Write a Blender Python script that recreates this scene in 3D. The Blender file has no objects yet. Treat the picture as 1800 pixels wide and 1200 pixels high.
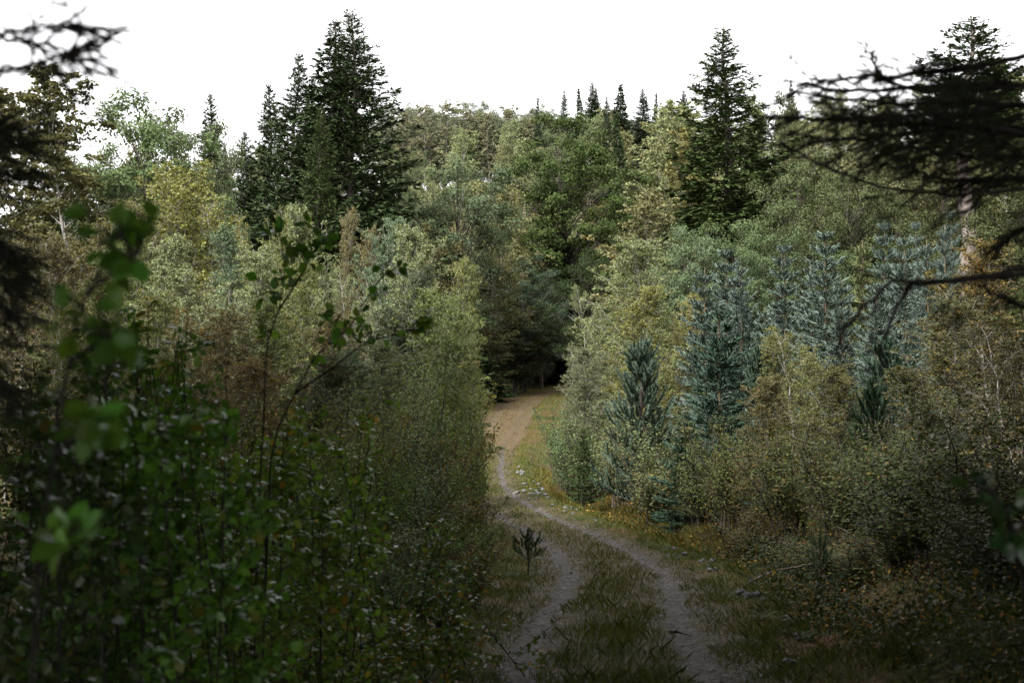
import bpy, math
import numpy as np
from mathutils import Matrix

scene = bpy.context.scene
col = scene.collection
PI = math.pi

# ------------------------------------------------------------------ camera
FPX, HOR = 2500.0, 760.0                      # focal length in 1800-px units, horizon row
PITCH = math.atan((HOR - 600.0) / FPX)
cam_data = bpy.data.cameras.new('camera')
cam_data.sensor_width = 36.0
cam_data.lens = 50.0
cam_data.clip_start = 0.05
cam_data.clip_end = 4000.0
cam_data.dof.use_dof = True
cam_data.dof.focus_distance = 52.0
cam_data.dof.aperture_fstop = 4.0
cam = bpy.data.objects.new('camera', cam_data)
cam.location = (0, 0, 0)
cam.rotation_euler = (PI / 2 + PITCH, 0, 0)
col.objects.link(cam)
scene.camera = cam

# ------------------------------------------------------------------ sky, sun, exposure
SUN_EL, SUN_AZ = math.radians(51), math.radians(-146)    # high veiled sun, behind the viewer's left shoulder
world = bpy.data.worlds.new('World')
scene.world = world
world.use_nodes = True
wn, wl = world.node_tree.nodes, world.node_tree.links
wn.clear()
wo = wn.new('ShaderNodeOutputWorld')
bg = wn.new('ShaderNodeBackground')
sky = wn.new('ShaderNodeTexSky')
sky.sky_type = 'NISHITA'
sky.sun_disc = False
sky.sun_elevation = SUN_EL
sky.sun_rotation = SUN_AZ
sky.air_density = 1.0
sky.dust_density = 4.0
hs = wn.new('ShaderNodeHueSaturation')
hs.inputs['Saturation'].default_value = 0.25
mixw = wn.new('ShaderNodeMix')
mixw.data_type = 'RGBA'
mixw.inputs['Factor'].default_value = 0.8              # the even cloud cover in front of the clear sky
mixw.inputs['B'].default_value = (8.1, 8.1, 8.2, 1)
wl.new(sky.outputs[0], hs.inputs['Color'])
wl.new(hs.outputs[0], mixw.inputs['A'])
wl.new(mixw.outputs['Result'], bg.inputs['Color'])
bg.inputs['Strength'].default_value = 0.05
wl.new(bg.outputs[0], wo.inputs['Surface'])

sun_data = bpy.data.lights.new('sun', 'SUN')
sun_data.energy = 1.5
sun_data.angle = math.radians(16)
sun_data.color = (1.0, 0.985, 0.96)
sun = bpy.data.objects.new('sun', sun_data)
sun.rotation_euler = (PI / 2 - SUN_EL, 0, PI - SUN_AZ)
sun.location = (0, 0, 60)
col.objects.link(sun)

vs = scene.view_settings
vs.view_transform = 'Standard'
vs.look = 'None'
vs.gamma = 1.0
vs.use_curve_mapping = False
vs.exposure = 2.6
scene.render.film_transparent = False
cy = scene.cycles
cy.max_bounces = 4
cy.diffuse_bounces = 1
cy.glossy_bounces = 2
cy.transmission_bounces = 2
cy.transparent_max_bounces = 4
cy.volume_bounces = 0
cy.caustics_reflective = False
cy.caustics_refractive = False
cy.sample_clamp_indirect = 4.0
cy.use_denoising = True
cy.denoiser = 'OPENIMAGEDENOISE'
cy.denoising_input_passes = 'RGB_ALBEDO_NORMAL'
cy.denoising_prefilter = 'ACCURATE'

# ------------------------------------------------------------------ small maths helpers
def at(px, py, d):
    """world point seen at photo pixel (px,py) at depth d metres along Y"""
    u, v = (px - 900.0) / FPX, (600.0 - py) / FPX
    c, s = math.cos(PITCH), math.sin(PITCH)
    yy, zz = c - v * s, s + v * c
    return np.array([u / yy * d, d, zz / yy * d])

def nrm(a):
    return a / (np.linalg.norm(a, axis=-1, keepdims=True) + 1e-9)

def smooth(a, b, x):
    t = np.clip((np.asarray(x, float) - a) / (b - a), 0, 1)
    return t * t * (3 - 2 * t)

def pchip(xs, ys):
    xs, ys = np.array(xs, float), np.array(ys, float)
    h = np.diff(xs); dl = np.diff(ys) / h
    m = np.zeros_like(xs)
    m[1:-1] = np.where(dl[:-1] * dl[1:] > 0, 2 * dl[:-1] * dl[1:] / (dl[:-1] + dl[1:] + 1e-12), 0)
    m[0], m[-1] = dl[0], dl[-1]
    def f(x):
        x = np.clip(np.asarray(x, float), xs[0], xs[-1])
        i = np.clip(np.searchsorted(xs, x, side='right') - 1, 0, len(h) - 1)
        t = (x - xs[i]) / h[i]
        return ((2*t**3 - 3*t**2 + 1) * ys[i] + (t**3 - 2*t**2 + t) * h[i] * m[i]
                + (-2*t**3 + 3*t**2) * ys[i+1] + (t**3 - t**2) * h[i] * m[i+1])
    return f

def bumps(x, y, seed, scale, n=7):
    r = np.random.default_rng(seed)
    out = np.zeros(np.broadcast(x, y).shape)
    for _ in range(n):
        a = r.uniform(0, 2 * PI); k = 2 * PI / (scale * r.uniform(0.5, 1.6)); p = r.uniform(0, 2 * PI)
        out = out + np.sin((np.cos(a) * x + np.sin(a) * y) * k + p)
    return out / n

# ------------------------------------------------------------------ terrain
zc = pchip([-60, 0, 8, 15, 24, 45, 60, 85, 115, 140, 170, 210, 260, 300, 340, 420, 600, 1600],
           [-1.5, -1.7, -1.8, -2.05, -2.3, -2.55, -2.2, -0.6, 2.7, 4.6, 11, 26, 43, 51, 53, 46, 20, 0])
xc = pchip([-60, 0, 8, 13, 15, 24, 33, 45, 60, 78, 95, 112, 122, 132, 145, 1600],
           [0.2, 0.45, 0.75, 0.9, 1.02, 1.70, 1.35, 0.30, -1.1, -1.4, -0.6, 0.5, 2.6, 7.5, 16, 16])

def G(x, y):
    x, y = np.asarray(x, float), np.asarray(y, float)
    e = x - xc(y)
    near = 1 - smooth(75, 120, y)
    z = zc(y)
    fade = smooth(9, 20, y) * (1 - smooth(70, 95, y))
    z = z - 0.55 * np.exp(-((e - 3.3) / 0.75) ** 2) * fade                        # ditch
    z = z + near * (0.9 * smooth(4.2, 8.5, e) + 0.06 * np.clip(e - 8, 0, 40))      # right bank
    z = z + near * (0.35 * smooth(2.0, 5.0, -e) - 0.01 * np.clip(-e - 6, 0, 60))
    far = smooth(80, 150, y)
    z = z + far * (np.clip(x, -140, 140) * 0.085)
    z = z + 0.55 * np.exp(-(((x - 3.6) / 0.9) ** 2 + ((y - 10.5) / 1.3) ** 2))     # mossy mound
    z = z + bumps(x, y, 3, 9.0) * 0.22 * smooth(1.5, 5, np.abs(e)) + bumps(x, y, 4, 2.2) * 0.05 * smooth(0.6, 2, np.abs(e))
    z = z + bumps(x, y, 5, 60.0) * 3.0 * smooth(120, 220, y)
    return z

# ------------------------------------------------------------------ mesh helpers
class Geo:
    """collects vertices and faces of one mesh"""
    def __init__(s):
        s.v, s.f, s.t, s.n = [], [], [], 0
    def add(s, v, f, tint=None):
        v = np.asarray(v, float).reshape(-1, 3); f = np.asarray(f, int)
        s.v.append(v); s.f.append(f + s.n); s.n += len(v)
        s.t.append(np.full(len(f), 0.5) if tint is None else np.broadcast_to(np.asarray(tint, float), (len(f),)))
        return s
    def build(s, name, smooth_shade=False):
        me = bpy.data.meshes.new(name)
        V = np.concatenate(s.v) if s.v else np.zeros((0, 3))
        loops, sizes, tints = [], [], []
        for f, t in zip(s.f, s.t):
            loops.append(f.ravel()); sizes.append(np.full(len(f), f.shape[1])); tints.append(t)
        loops = np.concatenate(loops); sizes = np.concatenate(sizes); tints = np.concatenate(tints)
        me.vertices.add(len(V)); me.vertices.foreach_set('co', V.astype(np.float32).ravel())
        me.loops.add(len(loops)); me.loops.foreach_set('vertex_index', loops.astype(np.int32))
        me.polygons.add(len(sizes))
        st = np.concatenate([[0], np.cumsum(sizes)[:-1]])
        me.polygons.foreach_set('loop_start', st.astype(np.int32))
        a = me.attributes.new('tint', 'FLOAT', 'FACE')
        a.data.foreach_set('value', tints.astype(np.float32))
        me.update(calc_edges=True)
        if smooth_shade:
            me.polygons.foreach_set('use_smooth', np.ones(len(sizes), bool))
        return me

def tube(g, pts, rad, sides=6, tint=0.5, cap=False):
    pts = np.asarray(pts, float); n = len(pts)
    rad = np.broadcast_to(np.asarray(rad, float), (n,))
    tan = nrm(np.gradient(pts, axis=0))
    ref = np.array([0.31, 0.87, 0.11]) if abs(tan[0][2]) > 0.8 else np.array([0, 0, 1.0])
    a = nrm(np.cross(tan, ref)); b = np.cross(tan, a)
    th = np.arange(sides) * 2 * PI / sides
    V = pts[:, None, :] + rad[:, None, None] * (a[:, None, :] * np.cos(th)[None, :, None] + b[:, None, :] * np.sin(th)[None, :, None])
    i = np.arange(n - 1)[:, None] * sides; j = np.arange(sides)[None, :]; k = (j + 1) % sides
    F = np.stack([i + j, i + k, i + sides + k, i + sides + j], -1).reshape(-1, 4)
    g.add(V.reshape(-1, 3), F, tint)
    if cap:
        g.add(V[-1], np.arange(sides)[None, :], tint); g.add(V[0], np.arange(sides)[None, ::-1], tint)

def prisms(g, P0, P1, r0, r1, tint=0.5):
    """many straight 3-sided twigs"""
    P0, P1 = np.asarray(P0, float), np.asarray(P1, float); n = len(P0)
    if n == 0: return
    d = nrm(P1 - P0)
    ref = np.where(np.abs(d[:, 2:3]) > 0.9, np.array([[1.0, 0, 0]]), np.array([[0, 0, 1.0]]))
    a = nrm(np.cross(d, ref)); b = np.cross(d, a)
    r0 = np.broadcast_to(np.asarray(r0, float), (n,))[:, None]; r1 = np.broadcast_to(np.asarray(r1, float), (n,))[:, None]
    V = []
    for P, r in ((P0, r0), (P1, r1)):
        for k in range(3):
            t = k * 2 * PI / 3 + 0.5
            V.append(P + r * (a * math.cos(t) + b * math.sin(t)))
    V = np.stack(V, 1).reshape(-1, 3)
    base = np.array([[0, 1, 4, 3], [1, 2, 5, 4], [2, 0, 3, 5]])
    F = (np.arange(n)[:, None, None] * 6 + base[None]).reshape(-1, 4)
    tint = np.repeat(np.broadcast_to(np.asarray(tint, float), (n,)), 3)
    g.add(V, F, tint)

def leaves(g, P, A, N, L, W, tint, fold=0.15):
    """leaf blades: diamonds with lifted edges. P base, A along, N normal"""
    n = len(P)
    A = nrm(A); S = nrm(np.cross(A, N)); N2 = np.cross(S, A)
    L = np.broadcast_to(np.asarray(L, float), (n,))[:, None]; W = np.broadcast_to(np.asarray(W, float), (n,))[:, None]
    m = P + A * L * 0.45
    V = np.stack([P, m + S * W * 0.5 + N2 * W * fold, P + A * L, m - S * W * 0.5 + N2 * W * fold], 1).reshape(-1, 3)
    F = np.arange(n)[:, None] * 4 + np.arange(4)[None, :]
    g.add(V, F, tint)

def needles(g, rng, P0, P1, per_m, L, W, spread=0.9, tint=None):
    """thin one-triangle needles round shoots P0->P1"""
    P0, P1 = np.asarray(P0, float), np.asarray(P1, float)
    ln = np.linalg.norm(P1 - P0, axis=1)
    cnt = np.maximum(2, (ln * per_m).astype(int))
    idx = np.repeat(np.arange(len(P0)), cnt); n = len(idx)
    u = rng.random(n)[:, None]
    ax = nrm(P1 - P0)[idx]
    base = P0[idx] * (1 - u) + P1[idx] * u
    rad = nrm(np.cross(ax, rng.normal(size=(n, 3))))
    sp = spread * rng.uniform(0.7, 1.2, (n, 1)) * (1 - 0.5 * u)
    d = nrm(ax * np.cos(sp) + rad * np.sin(sp))
    s = nrm(np.cross(d, rng.normal(size=(n, 3))))
    l = L * rng.uniform(0.75, 1.15, (n, 1))
    V = np.stack([base - s * W / 2, base + s * W / 2, base + d * l], 1).reshape(-1, 3)
    F = np.arange(n)[:, None] * 3 + np.arange(3)[None, :]
    t = (rng.random(len(P0))[idx] * 0.6 + rng.random(n) * 0.4) if tint is None else np.broadcast_to(tint, (len(P0),))[idx]
    g.add(V, F, t)

# ------------------------------------------------------------------ materials
def new_mat(name):
    m = bpy.data.materials.new(name); m.use_nodes = True
    nt = m.node_tree; nt.nodes.clear()
    out = nt.nodes.new('ShaderNodeOutputMaterial')
    return m, nt, out

def math_node(nt, op, a, b=None, clamp=False):
    n = nt.nodes.new('ShaderNodeMath'); n.operation = op; n.use_clamp = clamp
    for i, x in enumerate((a, b)):
        if x is None: continue
        if isinstance(x, (int, float)): n.inputs[i].default_value = x
        else: nt.links.new(x, n.inputs[i])
    return n.outputs[0]

def mix_node(nt, fac, a, b, blend='MIX'):
    n = nt.nodes.new('ShaderNodeMix'); n.data_type = 'RGBA'; n.blend_type = blend
    for key, x in (('Factor', fac), ('A', a), ('B', b)):
        if isinstance(x, (int, float)): n.inputs[key].default_value = x
        elif isinstance(x, tuple): n.inputs[key].default_value = (*x, 1) if len(x) == 3 else x
        else: nt.links.new(x, n.inputs[key])
    return n.outputs['Result']

def foliage_mat(name, rough=0.5, trans=0.3, spec=0.4, vary=0.5, autumn=True):
    """leaf colour = the plant's own colour, varied per leaf; a share of the leaves has turned yellow to brown"""
    m, nt, out = new_mat(name)
    oi = nt.nodes.new('ShaderNodeObjectInfo')
    tn = nt.nodes.new('ShaderNodeAttribute'); tn.attribute_name = 'tint'
    t = tn.outputs['Fac']
    r2 = math_node(nt, 'FRACT', math_node(nt, 'MULTIPLY', t, 37.31))
    bright = math_node(nt, 'ADD', math_node(nt, 'MULTIPLY', r2, vary), 1 - vary * 0.5)
    br = nt.nodes.new('ShaderNodeVectorMath'); br.operation = 'SCALE'
    nt.links.new(oi.outputs['Color'], br.inputs[0]); nt.links.new(bright, br.inputs['Scale'])
    c = br.outputs[0]
    if autumn:
        an = nt.nodes.new('ShaderNodeAttribute'); an.attribute_type = 'OBJECT'; an.attribute_name = 'autumn'
        f = math_node(nt, 'MULTIPLY', math_node(nt, 'SUBTRACT', math_node(nt, 'MULTIPLY', an.outputs['Fac'], 0.62), t), 9.0, True)
        ramp = nt.nodes.new('ShaderNodeValToRGB')
        e = ramp.color_ramp.elements
        e[0].position, e[0].color = 0.0, (0.30, 0.23, 0.045, 1)
        e[1].position, e[1].color = 1.0, (0.13, 0.065, 0.03, 1)
        k = e.new(0.35); k.color = (0.36, 0.20, 0.03, 1)
        k = e.new(0.7); k.color = (0.27, 0.11, 0.025, 1)
        nt.links.new(math_node(nt, 'FRACT', math_node(nt, 'MULTIPLY', t, 91.7)), ramp.inputs[0])
        c = mix_node(nt, f, c, ramp.outputs[0])
    p = nt.nodes.new('ShaderNodeBsdfPrincipled')
    nt.links.new(c, p.inputs['Base Color'])
    p.inputs['Roughness'].default_value = rough
    p.inputs['Specular IOR Level'].default_value = spec
    if trans > 0:
        tr = nt.nodes.new('ShaderNodeBsdfTranslucent')
        nt.links.new(mix_node(nt, 1.0, c, (1.25, 1.2, 0.6), 'MULTIPLY'), tr.inputs['Color'])
        ms = nt.nodes.new('ShaderNodeMixShader'); ms.inputs[0].default_value = trans
        nt.links.new(p.outputs[0], ms.inputs[1]); nt.links.new(tr.outputs[0], ms.inputs[2])
        nt.links.new(ms.outputs[0], out.inputs['Surface'])
    else:
        nt.links.new(p.outputs[0], out.inputs['Surface'])
    return m

def bark_mat(name, c1, c2, scale=6.0, stretch=(1, 1, 0.25), rough=0.85, contrast=(0.35, 0.65)):
    m, nt, out = new_mat(name)
    tc = nt.nodes.new('ShaderNodeTexCoord')
    mp = nt.nodes.new('ShaderNodeMapping'); mp.inputs['Scale'].default_value = stretch
    no = nt.nodes.new('ShaderNodeTexNoise'); no.inputs['Scale'].default_value = scale; no.inputs['Detail'].default_value = 6
    nt.links.new(tc.outputs['Object'], mp.inputs['Vector']); nt.links.new(mp.outputs[0], no.inputs['Vector'])
    r = nt.nodes.new('ShaderNodeValToRGB')
    r.color_ramp.elements[0].position, r.color_ramp.elements[0].color = contrast[0], (*c1, 1)
    r.color_ramp.elements[1].position, r.color_ramp.elements[1].color = contrast[1], (*c2, 1)
    nt.links.new(no.outputs['Fac'], r.inputs[0])
    p = nt.nodes.new('ShaderNodeBsdfPrincipled'); p.inputs['Roughness'].default_value = rough
    p.inputs['Specular IOR Level'].default_value = 0.2
    nt.links.new(r.outputs[0], p.inputs['Base Color'])
    b = nt.nodes.new('ShaderNodeBump'); b.inputs['Strength'].default_value = 0.6; b.inputs['Distance'].default_value = 0.02
    nt.links.new(no.outputs['Fac'], b.inputs['Height']); nt.links.new(b.outputs[0], p.inputs['Normal'])
    nt.links.new(p.outputs[0], out.inputs['Surface'])
    return m

M = {}
M['leaf'] = foliage_mat('small_leaves', 0.6, 0.2, 0.18, 0.95)
M['far_leaf'] = foliage_mat('far_leaves', 0.7, 0.2, 0.1, 0.8)
M['broad_leaf'] = foliage_mat('glossy_leaves', 0.34, 0.35, 0.3, 0.7)
M['needle'] = foliage_mat('needles', 0.7, 0.0, 0.12, 0.8, False)
M['birch_bark'] = bark_mat('birch_bark', (0.05, 0.042, 0.036), (0.36, 0.33, 0.30), 5.0, (1, 1, 2.5), contrast=(0.3, 0.5))
M['dark_bark'] = bark_mat('dark_bark', (0.03, 0.024, 0.02), (0.12, 0.1, 0.085), 9.0)
M['grey_bark'] = bark_mat('grey_bark', (0.09, 0.075, 0.065), (0.26, 0.21, 0.185), 7.0)
M['shoot_bark'] = bark_mat('shoot_bark', (0.08, 0.06, 0.04), (0.18, 0.14, 0.09), 9.0)
M['pale_wood'] = bark_mat('bleached_wood', (0.07, 0.06, 0.05), (0.19, 0.17, 0.15), 12.0)
M['black_twig'] = bark_mat('dark_twig', (0.012, 0.01, 0.009), (0.04, 0.034, 0.03), 12.0)

# ------------------------------------------------------------------ object helpers
def link(o, parent=None):
    col.objects.link(o)
    if parent is not None: o.parent = parent
    return o

def part(name, me, mat, parent, color=None, autumn=None, kind=None):
    o = bpy.data.objects.new(name, me)
    if mat is not None and len(me.materials) == 0: me.materials.append(mat)
    if color is not None: o.color = (*color, 1)
    if autumn is not None: o['autumn'] = float(autumn)
    if kind: o['kind'] = kind
    return link(o, parent)

def tag(o, label, cat, group=None):
    o['label'] = label; o['category'] = cat
    if group: o['group'] = group
    return o

def empty(name, loc, rz=0.0, scale=(1, 1, 1)):
    o = bpy.data.objects.new(name, None)
    o.empty_display_size = 0.3
    o.location = loc; o.rotation_euler = (0, 0, rz); o.scale = scale
    return link(o)

def structure(name, me, mat):
    o = bpy.data.objects.new(name, me); me.materials.append(mat); o['kind'] = 'structure'
    return link(o)

def stuff(name, me, mat, label, cat):
    o = bpy.data.objects.new(name, me); me.materials.append(mat); o['kind'] = 'stuff'
    o['label'] = label; o['category'] = cat
    return link(o)

# ------------------------------------------------------------------ plant builders (each returns a dict of meshes in metres)
def hang_dirs(rng, n):
    """leaves hanging from thin stalks, blades turned every way"""
    A = nrm(rng.normal(0, 0.62, (n, 3)) + np.array([0, 0, -0.75]))
    N = nrm(np.cross(A, rng.normal(size=(n, 3))) + np.array([0, 0, 0.25]))
    return A, N

def crown_dirs(rng, out, k=0.5):
    """leaves set like shingles: blades mostly turned outwards to the light, tips hanging"""
    n = len(out)
    N = nrm(out + rng.normal(0, k, (n, 3)))
    A = nrm(np.cross(N, rng.normal(size=(n, 3)))); A = A * np.where(A[:, 2:3] > 0.2, -1.0, 1.0)
    return A, N

def leaf_dirs(rng, n, out=None, up=0.6):
    N = rng.normal(size=(n, 3)) * 0.75
    N[:, 2] += up
    if out is not None: N += out * 0.6
    N = nrm(N)
    A = nrm(np.cross(N, rng.normal(size=(n, 3))))
    A[:, 2] -= 0.25
    return A, N

def birch(seed, H, R, base, nprim, ntwig, nleaf, L, droop=0.35, prof=0.65, elev=(35, 68), r0=None, lean=0.0, gap=0.0, tintgrad=0.0, stems=1):
    rng = np.random.default_rng(seed)
    wood, fol = Geo(), Geo()
    for st in range(stems):
        hs_ = H * (1.0 if st == 0 else rng.uniform(0.7, 0.95))
        n = 14
        t = np.linspace(0, 1, n)
        wob = np.cumsum(rng.normal(0, 0.012 * hs_, (n, 2)), 0) * t[:, None]
        pts = np.zeros((n, 3)); pts[:, :2] = wob + (np.outer(t, rng.normal(0, 0.10 * hs_, 2)) if stems > 1 else 0)
        pts[:, 0] += lean * hs_ * t ** 1.5
        if stems > 1: pts[:, :2] += rng.normal(0, 0.12, 2)
        pts[:, 2] = t * hs_ - 0.05
        rr = 0.55 * (r0 or (0.02 + 0.0055 * hs_)) * (1 - t) ** 0.8 + 0.006
        tube(wood, pts, rr, 7)
        npr = nprim if stems == 1 else max(6, nprim // stems)
        u = (np.arange(npr) + rng.random(npr)) / npr
        if gap: u = u[rng.random(len(u)) > gap]
        tt = base + (0.985 - base) * u
        az = np.arange(len(u)) * 2.399 + rng.normal(0, 0.5, len(u))
        w = (1 - u) ** prof * (0.4 + 0.6 * np.minimum(1, u / 0.3))
        w = w / (w.max() + 1e-6) * R * rng.uniform(0.6, 1.12, len(u)) + 0.12
        el = np.radians(elev[0] + (elev[1] - elev[0]) * u + rng.normal(0, 8, len(u)))
        P0 = np.stack([np.interp(tt, t, pts[:, k]) for k in range(3)], 1)
        D = np.stack([np.cos(az) * np.cos(el), np.sin(az) * np.cos(el), np.sin(el)], 1)
        ln = w / np.maximum(0.35, np.cos(el))
        for i in range(len(u)):
            s = np.linspace(0, 1, 5)[:, None]
            c = P0[i] + D[i] * ln[i] * s + np.array([0, 0, -1.0]) * droop * ln[i] * s ** 2.4 + rng.normal(0, 0.03 * ln[i], (5, 3)) * s
            rb = max(0.006, 0.35 * np.interp(tt[i], t, rr)) * (1 - s[:, 0]) + 0.004
            tube(wood, c, rb, 4)
            k = max(3, int(ntwig * (0.4 + 0.6 * w[i] / R)))
            ss = rng.uniform(0.15, 1.0, k)
            Q = np.stack([np.interp(ss, s[:, 0], c[:, q]) for q in range(3)], 1)
            out = np.cross(np.broadcast_to(D[i], (k, 3)), rng.normal(size=(k, 3)))
            dd = nrm(nrm(out) * 0.85 + D[i] * 0.6 + np.array([0, 0, 0.15]))
            tl = (0.14 + 0.26 * ln[i] * (1.05 - ss) + 0.1 * rng.random(k)) * rng.uniform(0.7, 1.2, k)
            Q2 = Q + dd * tl[:, None] + np.array([0, 0, -1.0]) * (droop * tl)[:, None]
            prisms(wood, Q, Q2, 0.006, 0.003)
            m = np.maximum(2, (nleaf * (0.5 + tl / 0.6)).astype(int))
            idx = np.repeat(np.arange(k), m); nn = len(idx)
            uu = rng.random(nn)[:, None] ** 0.8
            P = Q[idx] + dd[idx] * tl[idx][:, None] * uu + np.array([0, 0, -1.0]) * (droop * tl[idx])[:, None] * uu ** 2
            P = P + rng.normal(0, 0.03 + 0.01 * ln[i] * 0.3, (nn, 3))
            ctr = np.stack([np.interp(P[:, 2], pts[:, 2], pts[:, 0]), np.interp(P[:, 2], pts[:, 2], pts[:, 1])], 1)
            out_ = np.concatenate([P[:, :2] - ctr, ((P[:, 2] / hs_ - 0.35) * R * 1.6)[:, None]], 1)
            A, N = hang_dirs(rng, nn)
            N = nrm(N + nrm(out_) * 0.35)
            cl = rng.random()                       # whole sprays turn together
            tint = np.clip(0.55 * rng.random(nn) + 0.45 * np.clip(cl + tintgrad * (P[:, 2] / H - 0.5), 0, 1), 0.001, 0.999)
            sz = rng.uniform(0.7, 1.25, nn)
            leaves(fol, P, A, N, L * sz, L * 0.78 * sz, tint)
    return measured(dict(trunk=wood.build('birch_wood', True), crown=fol.build('birch_leaves'), H=H, R=R))

def round_tree(seed, H, R, zb, ncl, per, L, rc, W=0.7, r0=None, flat=0.65, upright=0.0, topheavy=0.15, limbs=True):
    rng = np.random.default_rng(seed)
    wood, fol = Geo(), Geo()
    r0 = r0 or 0.012 * H + 0.05
    n = 10; t = np.linspace(0, 1, n)
    tp = np.zeros((n, 3)); tp[:, :2] = np.cumsum(rng.normal(0, 0.012 * H, (n, 2)), 0) * t[:, None]; tp[:, 2] = t * H * 0.86 - 0.1
    rr = r0 * (1 - t) ** 0.9 + 0.02
    tube(wood, tp, rr, 8)
    c0 = np.array([0, 0, zb + (H - zb) * (0.45 + topheavy)])
    ax = np.array([R, R, (H - zb) * 0.55])
    C = []
    lump = rng.normal(size=(6, 3)); lump = nrm(lump)
    tries = 0
    while len(C) < ncl and tries < ncl * 30:
        tries += 1
        d = nrm(rng.normal(size=3))
        r = rng.uniform(0.12, 1.0) ** 0.62 * (1 + 0.28 * (np.max(lump @ d) - 0.75))
        p = c0 + d * ax * r
        if p[2] < zb or p[2] > H * 1.02: continue
        if d[2] < 0: p[:2] *= 1 + 0.35 * d[2] * (-1 if upright else 1)
        if C and np.min(np.linalg.norm((np.array(C) - p) / rc, axis=1)) < 0.55: continue
        C.append(p)
    C = np.array(C)
    for p in C:
        hz = np.clip(p[2] - 0.9 * np.linalg.norm(p[:2] - tp[0, :2]) - 0.5, zb * 0.5, H * 0.8)
        st = np.array([np.interp(hz, tp[:, 2], tp[:, q]) for q in range(3)])
        s = np.linspace(0, 1, 5)[:, None]
        c = st + (p - st) * s + np.array([0, 0, 1.0]) * 0.12 * np.linalg.norm(p - st) * np.sin(s * PI) + rng.normal(0, 0.05 * rc, (5, 3)) * s
        tube(wood, c, (0.13 * np.interp(hz, tp[:, 2], rr) + 0.012) * (1 - s[:, 0]) + 0.01, 4)
        k = 7
        q = c[3] + (c[4] - c[3]) * rng.random((k, 1))
        prisms(wood, q, p + nrm(rng.normal(size=(k, 3))) * rc * rng.uniform(0.5, 1.0, (k, 1)) * np.array([1, 1, flat]), 0.012, 0.005)
        m = int(per * rng.uniform(0.75, 1.25))
        o = nrm(rng.normal(size=(m, 3)) + np.array([0, 0, 0.35])) * rng.random((m, 1)) ** 0.45 * rc * rng.uniform(0.8, 1.15)
        # sprays inside the clump
        ns = 12
        sp = nrm(rng.normal(size=(ns, 3)) + np.array([0, 0, 0.3])) * rc * rng.uniform(0.55, 1.0, (ns, 1))
        o = o * 0.55 + sp[rng.integers(0, ns, m)] * 0.55
        o[:, 2] *= flat
        oc = (p - c0) / ax
        A, N = crown_dirs(rng, nrm(nrm(o) * 0.8 + oc * 0.5 + np.array([0, 0, 0.2])), 0.42)
        cl = rng.random()
        tint = np.clip(0.6 * rng.random(m) + 0.4 * cl, 0.001, 0.999)
        sz = rng.uniform(0.7, 1.25, m)
        leaves(fol, p + o, A, N, L * sz, L * W * sz, tint)
    return measured(dict(trunk=wood.build('tree_wood', True), crown=fol.build('tree_leaves'), H=H, R=R))

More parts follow.
